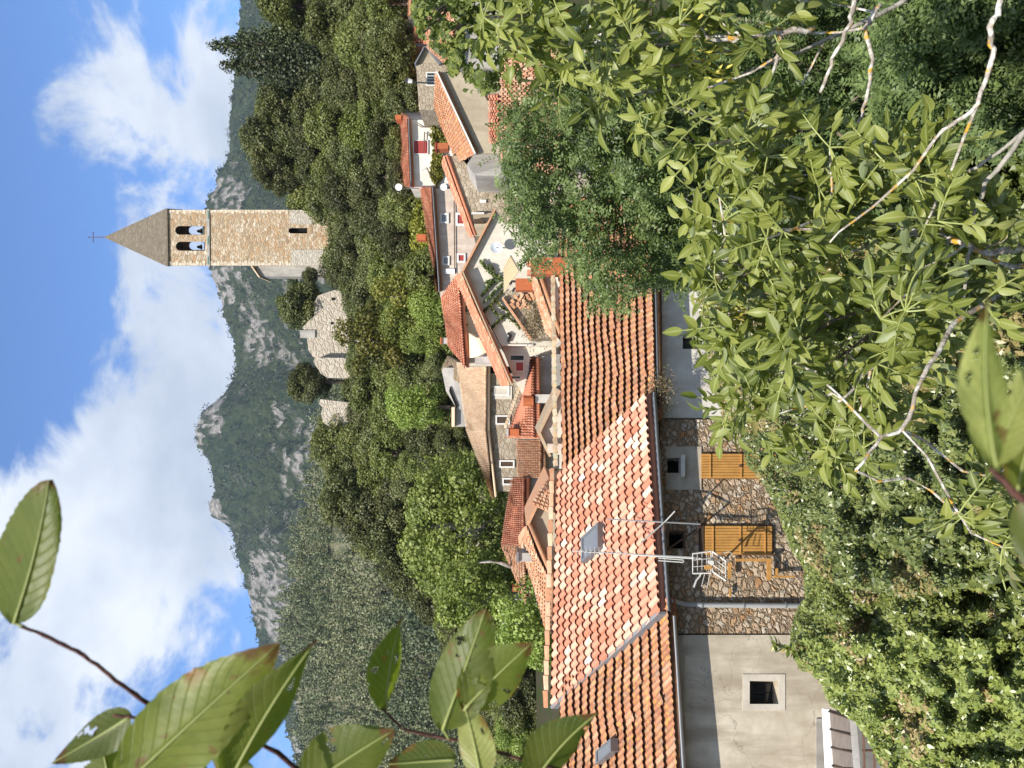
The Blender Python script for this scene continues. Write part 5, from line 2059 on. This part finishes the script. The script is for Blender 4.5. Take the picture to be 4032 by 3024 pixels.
# young shoots that stick out above the shrubs
def shoot(lab, line, d, n, ls, mat):
    t = thing('leafy_shoot', lab, 'shoot', PD(line[0][0], line[0][1], d))
    pts = [PD(x, y, d) for x, y in line]
    mb = MB()
    mb.tube(pts, [.010]*(len(pts)-1)+[.004], 5)
    mb.build('stem', M['twig'], t)
    C = []
    for k in range(n):
        f = k/n*(len(pts)-1)
        i = int(f)
        C.append(pts[i]+(pts[min(i+1, len(pts)-1)]-pts[i])*(f-i))
    C = np.array(C)
    blade_leaves('leaf', C, rng.normal(size=C.shape)*.8+np.array([0, -.2, .6]), rng.normal(size=C.shape)+SUNv, np.full(n, ls), .42, mat, t, rng.random(n))


shoot('small leafy shoot sticking up against the beige rendered wall', [(1730, 1412), (1700, 1400), (1665, 1388)], 9.5, 30, .12, M['leaf_privet'])

# ---- locust (robinia) trees with feathery leaves
def locust(lab, poly, dfun, n, flen, ls, seed, lump, amp, cut, trunk, mat='leaf_robinia', npair=6, tone=(.1, .8), thick=.5):
    cx = sum(p[0] for p in poly)/len(poly)
    cy = sum(p[1] for p in poly)/len(poly)
    base = Vector(trunk)
    t = thing('feathery_locust_tree', lab, 'tree', base)
    c, f = clump_cloud(poly, dfun, n, lump, amp, thick, cut, seed)
    m = len(c)
    di = rng.normal(size=(m, 3))*.7+np.array([-.15, -.25, -.25])
    nr = rng.normal(size=(m, 3))*.45+SUNv+np.array([0, 0, .3])
    tn = np.clip(tone[0]+(tone[1]-tone[0])*rng.random(m)+.2*(f-.5), 0, 1)
    fronds('foliage', c, di, nr, flen*rng.uniform(.7, 1.2, m), npair, ls, M[mat], t, tn, .48)
    mb = MB()
    top = PD(cx, cy, float(dfun(np.array([cx]), np.array([cy]))[0])+.5)
    mb.tube([base-Vector((0, 0, .3)), base*.6+top*.4+Vector((.15, .1, 0)), top], [.10, .06, .03], 8)
    for i in range(18):
        e = Vector(c[rng.integers(m)])+Vector((0, .25, 0))
        f_ = rng.uniform(.3, .95)
        s0 = base*(1-f_)+top*f_
        mb.tube([s0, s0*.5+e*.5+Vector((0, .1, .15)), e], [.05, .03, .008], 5)
    mb.build('trunk', M['bark'], t, True)
    return t


locust('large dark green feathery locust tree in front of the white house', [(1078, 262), (1070, 320), (1085, 400), (1092, 470), (1125, 545), (1150, 575), (1215, 560), (1250, 600), (1275, 640), (1300, 655), (1338, 672), (1362, 630), (1420, 610), (1470, 650), (1500, 600), (1520, 500), (1620, 440), (1680, 250), (1600, 120), (1420, 90), (1300, 80), (1215, 130), (1150, 190), (1110, 225)],
       lambda X, Y: 8.6-.5*np.cos((X-1320)/200.)*np.cos((Y-380)/260.)+0*X, 6400, .21, .048, 51, 42., .8, .12, (3.2, 9.0, -8.3))
locust('deep green feathery locust tree low in the right corner behind the lichened branches', [(1890, -60), (1870, 60), (1860, 180), (1900, 330), (1990, 350), (2090, 330), (2300, 330), (2300, -60)], lambda X, Y: 6.2+0*X, 2600, .19, .050, 53, 50., .7, .06, (5.2, 6.4, -6.4))
locust('shaded feathery locust tree in the middle right behind the ash twigs', [(1460, -60), (1470, 120), (1560, 240), (1640, 420), (1580, 560), (1780, 560), (1900, 470), (2100, 420), (2300, 440), (2300, 330), (1960, 300), (1880, 150), (1900, -60)], lambda X, Y: 7.6+0*X, 4200, .20, .052, 57, 55., .9, .15, (4.6, 8.0, -8.0), thick=.6, tone=(0, .65))

# ---- small-leaved tree hanging in at the right edge
poly = [(886, -60), (892, 30), (905, 80), (950, 115), (975, 165), (1010, 200), (1045, 205), (1078, 190), (1082, 140), (1105, 110), (1160, 90), (1240, 60), (1240, -60)]
t = thing('elm_tree', 'small-leaved bright green tree hanging in from the right edge over the upper roofs', 'tree', (5.4, 7.6, -7.6))
c, f = clump_cloud(poly, lambda X, Y: 7.2+0*X, 4200, 24., .5, .3, .28, 61)
leaves('foliage', c, rng.normal(size=c.shape)*.7+SUNv, (.075*rng.uniform(.7, 1.2, len(c))), .62, M['leaf_small'], t, rng.random(len(c)), fold=.2)
mb = MB()
mb.tube([(5.4, 7.6, -7.9), (4.9, 7.5, -3), (4.2, 7.4, .4), (4.0, 7.3, 1.0)], [.2, .15, .06, .02], 8)
for i in range(16):
    e = Vector(c[rng.integers(len(c))])+Vector((0, .15, 0))
    s0 = Vector((4.5, 7.45, -1.2+rng.uniform(-1, 1.5)))
    mb.tube([s0, s0*.5+e*.5+Vector((0, .1, .2)), e], [.04, .022, .006], 5)
mb.build('trunk', M['bark'], t, True)

# ---- ash: large leaflets and lichened branches close to the camera
ash = thing('ash_tree', 'ash tree with lichen-spotted branches and long pointed leaflets, filling the right foreground', 'tree', (.6, 3.4, -5.0))
BR = [  # display-pixel polylines with distances and radii in metres
    ([(2260, 250, 2.6), (2212, 290, 2.6), (2130, 392, 2.7), (2095, 520, 2.8), (2072, 690, 2.9)], .011, 'bark_pale'),
    ([(2212, 278, 2.62), (2170, 318, 2.66), (2110, 360, 2.7), (2060, 395, 2.8)], .008, 'bark_pale'),
    ([(2260, 530, 2.9), (2130, 545, 2.9), (2050, 512, 3.0), (1990, 505, 3.0), (1900, 482, 3.0), (1830, 470, 3.0), (1790, 480, 2.9)], .016, 'bark_lichen'),
    ([(2260, 575, 2.9), (2170, 572, 2.9), (2100, 540, 2.95)], .013, 'bark_lichen'),
    ([(2150, 640, 2.8), (2060, 700, 2.7), (1990, 830, 2.6), (1950, 930, 2.6), (1905, 945, 2.6), (1848, 1016, 2.6)], .010, 'bark_lichen'),
    ([(1880, -60, 2.9), (1842, 0, 2.9), (1838, 50, 2.9), (1800, 130, 2.95), (1772, 200, 3.0)], .012, 'bark_lichen'),
    ([(1900, 10, 3.0), (1872, 60, 3.0), (1886, 130, 3.0), (1868, 220, 3.0), (1850, 280, 3.0)], .011, 'bark_lichen'),
    ([(2160, -60, 2.4), (2158, 20, 2.4), (2138, 60, 2.4), (2148, 120, 2.45), (2110, 230, 2.5), (2060, 265, 2.55), (2020, 300, 2.6)], .011, 'bark_lichen'),
    ([(1760, 60, 3.0), (1690, 72, 3.0), (1600, 84, 3.0), (1540, 86, 3.0)], .013, 'bark_lichen'),
    ([(1688, 74, 3.0), (1682, 120, 3.0), (1660, 180, 3.0)], .009, 'bark_lichen'),
    ([(1960, 0, 3.3), (1900, 30, 3.3), (1780, 90, 3.3), (1680, 130, 3.3), (1590, 165, 3.3), (1510, 205, 3.3)], .011, 'bark_pale'),
    ([(1990, 690, 3.0), (1930, 765, 3.0), (1880, 800, 3.0), (1820, 862, 3.0)], .009, 'bark_pale'),
    ([(2000, 560, 3.2), (1900, 600, 3.2), (1830, 640, 3.2), (1780, 660, 3.2)], .009, 'bark_lichen'),
    ([(1960, 700, 3.1), (1880, 720, 3.1), (1830, 760, 3.1), (1770, 790, 3.1)], .008, 'bark'),
    ([(2120, 640, 3.1), (1960, 640, 3.1), (1800, 690, 3.1), (1700, 760, 3.1), (1620, 840, 3.1)], .009, 'bark'),
    ([(1900, 480, 3.1), (1780, 520, 3.1), (1680, 560, 3.1), (1560, 610, 3.1)], .008, 'bark'),
    ([(1990, 400, 3.2), (1880, 330, 3.2), (1780, 270, 3.2), (1650, 300, 3.2), (1560, 330, 3.2)], .008, 'bark'),
    ([(2080, 490, 3.0), (2010, 400, 3.0), (1950, 330, 3.0), (1900, 300, 3.0)], .008, 'bark_pale'),
]
nodes = []
for ln, r, mt in BR:
    mb = MB()
    pts = []
    for i in range(len(ln)-1):
        a, b = Vector(PD(ln[i][0], ln[i][1], ln[i][2]-.32)), Vector(PD(ln[i+1][0], ln[i+1][1], ln[i+1][2]-.32))
        for k in range(4):
            pts.append(a+(b-a)*(k/4)+Vector((random.gauss(0, .003), random.gauss(0, .006), random.gauss(0, .003))))
    pts.append(Vector(PD(ln[-1][0], ln[-1][1], ln[-1][2]-.32)))
    n = len(pts)
    mb.tube(pts, [r*.72*(1.15-.55*i/n)*random.uniform(.9, 1.12) for i in range(n)], 8)
    mb.build('branch', M[mt], ash, True)
mb = MB()
mb.tube([(.6, 3.4, -5.3), (.7, 3.3, -3.6), (1.0, 3.1, -2.6), (1.25, 3.0, -2.2)], [.09, .07, .05, .03], 9)
mb.tube([(1.0, 3.1, -2.7), (1.7, 3.0, -2.0), (2.2, 2.9, -1.6)], [.05, .035, .02], 8)
mb.build('trunk', M['bark_lichen'], ash, True)


def ash_cluster(X, Y, d, k, B, D, NR, T, ST, size=.070):
    """rosette of pinnate leaves at a twig end"""
    c = np.array(PD(X, Y, d))
    for i in range(k):
        a = rng.uniform(0, 2*math.pi)
        di = np.array([math.cos(a), -rng.uniform(-.2, .8), math.sin(a)*.9+rng.uniform(-.25, .35)])
        di /= np.linalg.norm(di)
        nr = SUNv*.6+np.array([0, -.25, .45])+rng.normal(size=3)*.6
        nr -= di*np.dot(nr, di)
        nr /= np.linalg.norm(nr)
        s = np.cross(di, nr)
        Lr = rng.uniform(.09, .15)
        tn = float(np.clip(rng.normal(.45, .2), 0, .86))
        pts = []
        for j in range(6):
            u = j/5
            pts.append(c+di*Lr*u-nr*Lr*.28*u*u)
        ST.append(pts)
        npairs = rng.integers(2, 4)
        for j in range(npairs):
            u = .45+.5*j/npairs
            p = c+di*Lr*u-nr*Lr*.28*u*u
            for sg in (-1, 1):
                dd = di*.75+s*sg*.85-np.array([0, 0, .3])+rng.normal(size=3)*.25
                B.append(p)
                D.append(dd)
                NR.append(nr+rng.normal(size=3)*.4)
                T.append((np.clip(tn+rng.normal()*.07, 0, 1), size*rng.uniform(.55, 1.05)))
        B.append(pts[-1])
        D.append(di-nr*.5)
        NR.append(nr)
        T.append((tn, size*rng.uniform(.9, 1.15)))


B, D, NR, T, ST = [], [], [], [], []
ash_reg = [([(1010, -30), (1030, 60), (1090, 110), (1180, 170), (1280, 200), (1370, 260), (1440, 250), (1500, 230), (1520, 150), (1540, 60), (1530, -30)], 40, 2.9),
           ([(1510, 240), (1530, 330), (1500, 420), (1490, 480), (1510, 580), (1480, 680), (1540, 730), (1560, 830), (1580, 930), (1640, 960), (1780, 1010), (1900, 960), (1960, 780), (1900, 640), (1850, 470), (1830, 330), (1700, 230)], 88, 2.75),
           ([(1880, 560), (1900, 760), (2040, 720), (2140, 640), (2212, 560), (2212, 440), (2060, 430)], 18, 2.6),
           ([(1900, 330), (1900, 460), (2000, 500), (2090, 430), (2020, 330)], 11, 2.7),
           ([(2080, 1000), (2060, 1120), (2130, 1190), (2240, 1210), (2240, 1000)], 9, 2.5),
           ([(1600, -20), (1620, 60), (1720, 80), (1740, -20)], 4, 2.8)]
cl = []
for poly, k, d in ash_reg:
    X, Y = sample_poly(poly, k*6)
    sel = []
    for i in range(len(X)):
        if all((X[i]-a)**2+(Y[i]-b)**2 > (38**2) for a, b in sel):
            sel.append((X[i], Y[i]))
        if len(sel) >= k:
            break
    for (a, b) in sel:
        dd = d+rng.uniform(-.35, .4)
        cl.append((a, b, dd))
        ash_cluster(a, b, dd, int(rng.integers(4, 8)), B, D, NR, T, ST)
B, D, NR = np.array(B), np.array(D), np.array(NR)
T = np.array(T)
blade_leaves('foliage', B, D, NR, T[:, 1], .46, M['leaf_ash'], ash, T[:, 0], rng.uniform(-.1, .6, len(B)), .2, 6)
mb = MB()
for pts in ST:
    mb.tube([Vector(p) for p in pts], [.0028]*5+[.0018], 4, cap=False)
# twigs that carry the rosettes, growing from the nearest branch
bp = [Vector(PD(a_, b_, c_-.32)) for ln, r, mt in BR for a_, b_, c_ in ln]
load = {}
tag(mb.build('leaf_stalk', M['midrib'], ash), kind='stuff')
mb = MB()
for (a, b, dd) in cl:
    c = Vector(PD(a, b, dd))
    o = min(bp, key=lambda q: (q-c).length+.12*load.get(tuple(q), 0))
    load[tuple(o)] = load.get(tuple(o), 0)+1
    if random.random() < .4:
        continue
    if (o-c).length < .55 and load[tuple(o)] < 4:
        m_ = (o+c)*.5+Vector((random.gauss(0, .03), .05, -.03))
        mb.tube([o, o*.6+m_*.4+Vector((random.gauss(0, .012), 0, random.gauss(0, .012))), m_, m_*.5+c*.5+Vector((random.gauss(0, .012), 0, random.gauss(0, .012))), c], [.0048, .0044, .004, .0035, .003], 5)
    else:
        mb.tube([c+Vector((.15, .25, -.35)), c+Vector((.04, .08, -.1)), c], [.006, .005, .004], 5)
tag(mb.build('twig', M['bark_lichen'], ash), kind='stuff')
# hanging bunches of ash keys
for (X, Y, d) in ((1470, 60, 2.8), (1500, 120, 2.8), (1530, 150, 2.85), (1690, 420, 2.8), (1800, 560, 2.8), (1600, 700, 2.8), (1570, 690, 2.75), (1840, 505, 2.8)):
    c = np.array(PD(X, Y, d))
    kc, kd = [], []
    for i in range(34):
        kc.append(c+rng.normal(size=3)*np.array([.04, .03, .04]))
        kd.append(np.array([0, 0, -1])+rng.normal(size=3)*.45)
    kc, kd = np.array(kc), np.array(kd)
    blade_leaves('seed_cluster', kc, kd, rng.normal(size=kc.shape)+SUNv, np.full(len(kc), .038), .26, M['keys'], ash, rng.random(len(kc)), .1, .1, 4)

# ================================================================ LEAVES RIGHT BEFORE THE LENS
m, nt, out = newmat('hornbeam_leaf')
at = N(nt, 'Attribute', attribute_name='leafuv')
sx = N(nt, 'SeparateXYZ')
L(nt, at, 'Vector', sx, 0)
av = N(nt, 'Math', operation='ABSOLUTE')
L(nt, sx, 1, av, 0)
ph = N(nt, 'Math', operation='MULTIPLY_ADD', i_1=-.26)
L(nt, av, 0, ph, 0)
L(nt, sx, 0, ph, 2)
sc_ = N(nt, 'Math', operation='MULTIPLY', i_1=11.)
L(nt, ph, 0, sc_, 0)
fr = N(nt, 'Math', operation='FRACT')
L(nt, sc_, 0, fr, 0)
tri = N(nt, 'Math', operation='PINGPONG', i_1=.5)
L(nt, sc_, 0, tri, 0)
vein = mrange(nt, tri.outputs[0], .0, .075, 1, 0)
mid = mrange(nt, av.outputs[0], .02, .06, 1, 0)
mxv = N(nt, 'Math', operation='MAXIMUM')
nt.links.new(vein, mxv.inputs[0])
nt.links.new(mid, mxv.inputs[1])
ti = N(nt, 'Attribute', attribute_name='tint')
rp = ramp(nt, [(0, (.06, .085, .018)), (.5, (.15, .185, .034)), (.75, (.25, .28, .06)), (1, (.46, .48, .17))])
L(nt, ti, 'Fac', rp, 0)
no = noise(nt, coord(nt), 60, 4)
c_ = mixc(nt, mrange(nt, no, .4, .7, 0, .5), rp.outputs[0], (.08, .12, .02))
c_ = mixc(nt, mrange(nt, mxv.outputs[0], 0, 1, 0, .55), c_, (.24, .32, .12))
edge = mrange(nt, noise(nt, coord(nt), 22, 3), .60, .66, 0, .85)
eb = N(nt, 'Math', operation='MULTIPLY')
nt.links.new(edge, eb.inputs[0])
nt.links.new(mrange(nt, av.outputs[0], .5, .95), eb.inputs[1])
c_ = mixc(nt, eb.outputs[0], c_, (.30, .10, .025))
sp_ = noise(nt, coord(nt), 75, 3)
c_ = mixc(nt, mrange(nt, sp_, .66, .69, 0, .8), c_, (.20, .11, .045))
c_ = mixc(nt, mrange(nt, noise(nt, coord(nt), 14, 3), .45, .7, 0, .45), c_, (.22, .22, .05))
tipn = N(nt, 'Math', operation='MULTIPLY_ADD', i_1=.5)
nt.links.new(noise(nt, coord(nt), 30, 3), tipn.inputs[0])
L(nt, sx, 0, tipn, 2)
c_ = mixc(nt, mrange(nt, tipn.outputs[0], 1.10, 1.16, 0, .85), c_, (.16, .07, .03))
b = N(nt, 'BsdfPrincipled')
nt.links.new(c_, b.inputs['Base Color'])
b.inputs['Roughness'].default_value = .45
b.inputs['Specular IOR Level'].default_value = .4
bu = N(nt, 'Bump')
bu.inputs['Strength'].default_value = .5
bu.inputs['Distance'].default_value = .002
L(nt, mxv, 0, bu, 'Height')
L(nt, bu, 0, b, 'Normal')
tr = N(nt, 'BsdfTranslucent')
nt.links.new(mixc(nt, 1., c_, (1.7, 1.75, .6), 'MULTIPLY'), tr.inputs[0])
mx = N(nt, 'MixShader')
mx.inputs[0].default_value = .55
L(nt, b, 0, mx, 1)
L(nt, tr, 0, mx, 2)
L(nt, mx, 0, out, 0)
M['hornbeam'] = m


def big_leaf(parent, base, tip, width, d, tint, roll=0., curl=.15, fold=.25, d2=None, asym=0., name='leaf', bite=0, holes=3):
    """serrated leaf blade with a raised midrib; base and tip are display pixels, width in display pixels"""
    a = Vector(PD(base[0], base[1], d))
    b = Vector(PD(tip[0], tip[1], d2 if d2 else d))
    ax = (b-a)
    Ln = ax.length
    ax.normalize()
    view = Vector((0, -1, 0))
    nm = (view-ax*view.dot(ax)).normalized()
    sd_ = ax.cross(nm)
    nm2 = nm*math.cos(roll)+sd_*math.sin(roll)
    sd2 = ax.cross(nm2)
    wd = width/1662*d*.5/max(.25, abs(math.cos(roll)))
    nu, nv = 44, 6
    V, UV, Fc = [], [], []
    for i in range(nu+1):
        u = i/nu
        w_ = (math.sin(math.pi*min(1, u**.78))**.72)*(1-.15*u)
        w_ = max(w_, .03 if u < .5 else 0)
        tooth = .055*((u*15) % 1.0)+.03*((u*37+.3) % 1.0)
        for j in range(-nv, nv+1):
            v = j/nv
            k = w_*(1+asym*v)
            ed = (abs(v)**6)
            q = v*k*(1-ed*tooth)
            sag = -curl*(u-.5)**2*Ln*1.2
            corr = .010*Ln*math.cos((u-.26*abs(v))*11*2*math.pi)*min(1, abs(v)*2)*(1-ed)
            wav = .025*Ln*math.sin(u*7+v*2)*abs(v)
            h = fold*abs(q)*wd+sag+corr+wav
            V.append(a+ax*Ln*(u-ed*.0)+sd2*wd*q-nm2*(h)*(1))
            UV.append((u, v, 0))
    W_ = 2*nv+1
    hc = [(rng.uniform(8, 40), rng.choice([-1, 1])*rng.uniform(2.2, 6), rng.uniform(.5, 1.1)) for _ in range(holes)]
    for i in range(nu):
        for j in range(2*nv):
            if any(((i-hu)/2.2)**2+(j+.5-nv-hv)**2 < hr**2 for hu, hv, hr in hc):
                continue
            if bite and rng.random() < bite and 4 < i < nu-3:
                continue
            k = i*W_+j
            Fc.append((k, k+W_, k+W_+1, k+1))
    o = npmesh(name, [tuple(v) for v in V], Fc, M['hornbeam'], parent, tint=np.full(len(Fc), tint), smooth=True, uv=UV)
    mb = MB()
    mp_ = [Vector(V[i*W_+nv])+nm2*.0006 for i in range(0, nu+1, 4)]
    mb.tube(mp_, [.0011*(1-.8*i/len(mp_))*d/.5 for i in range(len(mp_))], 5)
    mb.build('midrib', M['midrib'], o, True)
    return o




def twig(parent, pts, r, name='twig'):
    mb = MB()
    P_ = [Vector(PD(*p)) for p in pts]
    q = []
    for i in range(len(P_)-1):
        for k in range(5):
            q.append(P_[i]+(P_[i+1]-P_[i])*k/5+Vector((random.gauss(0, 1), random.gauss(0, 1), random.gauss(0, 1)))*r*.15)
    q.append(P_[-1])
    n = len(q)
    mb.tube(q, [r*(1-.45*i/n)*random.uniform(.85, 1.2) for i in range(n)], 8)
    return mb.build(name, M['twig'], parent, True)


t = thing('hornbeam_branch', 'twig with large toothed green leaves hanging in the upper left foreground', 'branch', PD(1000, 1800, .56))
twig(t, [(470, 1760, .56), (420, 1590, .55), (320, 1520, .54), (250, 1470, .53), (180, 1415, .53), (110, 1378, .53), (55, 1356, .53), (30, 1345, .53)], .0019)
twig(t, [(760, 1760, .60), (600, 1625, .58), (520, 1590, .57), (440, 1560, .565), (300, 1552, .56), (245, 1545, .56)], .0019)
twig(t, [(1400, 1720, .62), (1150, 1648, .62), (1010, 1602, .61), (920, 1588, .61), (870, 1575, .61), (825, 1530, .61)], .0017)
big_leaf(t, (40, 1345), (116, 1036), 215, .53, .45, -.30, .10, .2, asym=-.45, holes=0)
big_leaf(t, (262, 1700), (605, 1385), 205, .50, .72, .12, .05, .12, holes=0)
big_leaf(t, (490, 1680), (678, 1372), 96, .52, .35, .85, .1, .25, .50, holes=1)
big_leaf(t, (290, 1545), (122, 1645), 92, .57, .18, .3, .2, .3)
big_leaf(t, (240, 1700), (212, 1570), 90, .58, .45, .4, .1, .3)
big_leaf(t, (560, 1760), (462, 1610), 110, .53, .5, -.2, .1, .2)
big_leaf(t, (655, 1700), (852, 1572), 165, .60, .30, .15, .1, .15)
big_leaf(t, (825, 1530), (862, 1328), 60, .62, .35, 1.0, .15, .3, bite=.02)
big_leaf(t, (958, 1575), (1052, 1312), 142, .60, .40, -.2, .1, .2, bite=.012)
big_leaf(t, (1000, 1530), (1148, 1385), 140, .60, .55, .25, .1, .2)
big_leaf(t, (1042, 1680), (1005, 1515), 92, .60, .95, -.3, .1, .2)
big_leaf(t, (1140, 1690), (1285, 1530), 125, .62, .02, .5, .2, .3)
big_leaf(t, (985, 1640), (838, 1650), 88, .62, .2, .3, .1, .2, bite=.01)
mb = MB()
for (a, b) in (((30, 1345, .53), (55, 1356, .53)), ((958, 1575, .60), (970, 1596, .61)), ((655, 1700, .60), (700, 1690, .60)), ((1042, 1680, .6), (1040, 1620, .61)), ((825, 1530, .62), (840, 1550, .61))):
    mb.tube([PD(*a), PD(*b)], [.0012]*2, 5)
mb.build('leaf_stalk', M['midrib'], t)

t = thing('near_leaf_sprig', 'blurred sprig of pale green leaves very close to the lens at the bottom', 'branch', PD(2300, 1120, .33))
twig(t, [(2320, 1160, .34), (2190, 1062, .33), (2140, 1012, .33)], .0020)
big_leaf(t, (2135, 1012), (2118, 640), 128, .28, .98, .25, .16, .2, asym=.1)
big_leaf(t, (2140, 1005), (2245, 770), 96, .32, .92, -.4, .1, .25)
big_leaf(t, (2190, 1065), (2235, 900), 90, .34, .45, .3, .1, .2)
big_leaf(t, (2215, 1080), (2225, 1240), 70, .34, .15, .3, .1, .2)
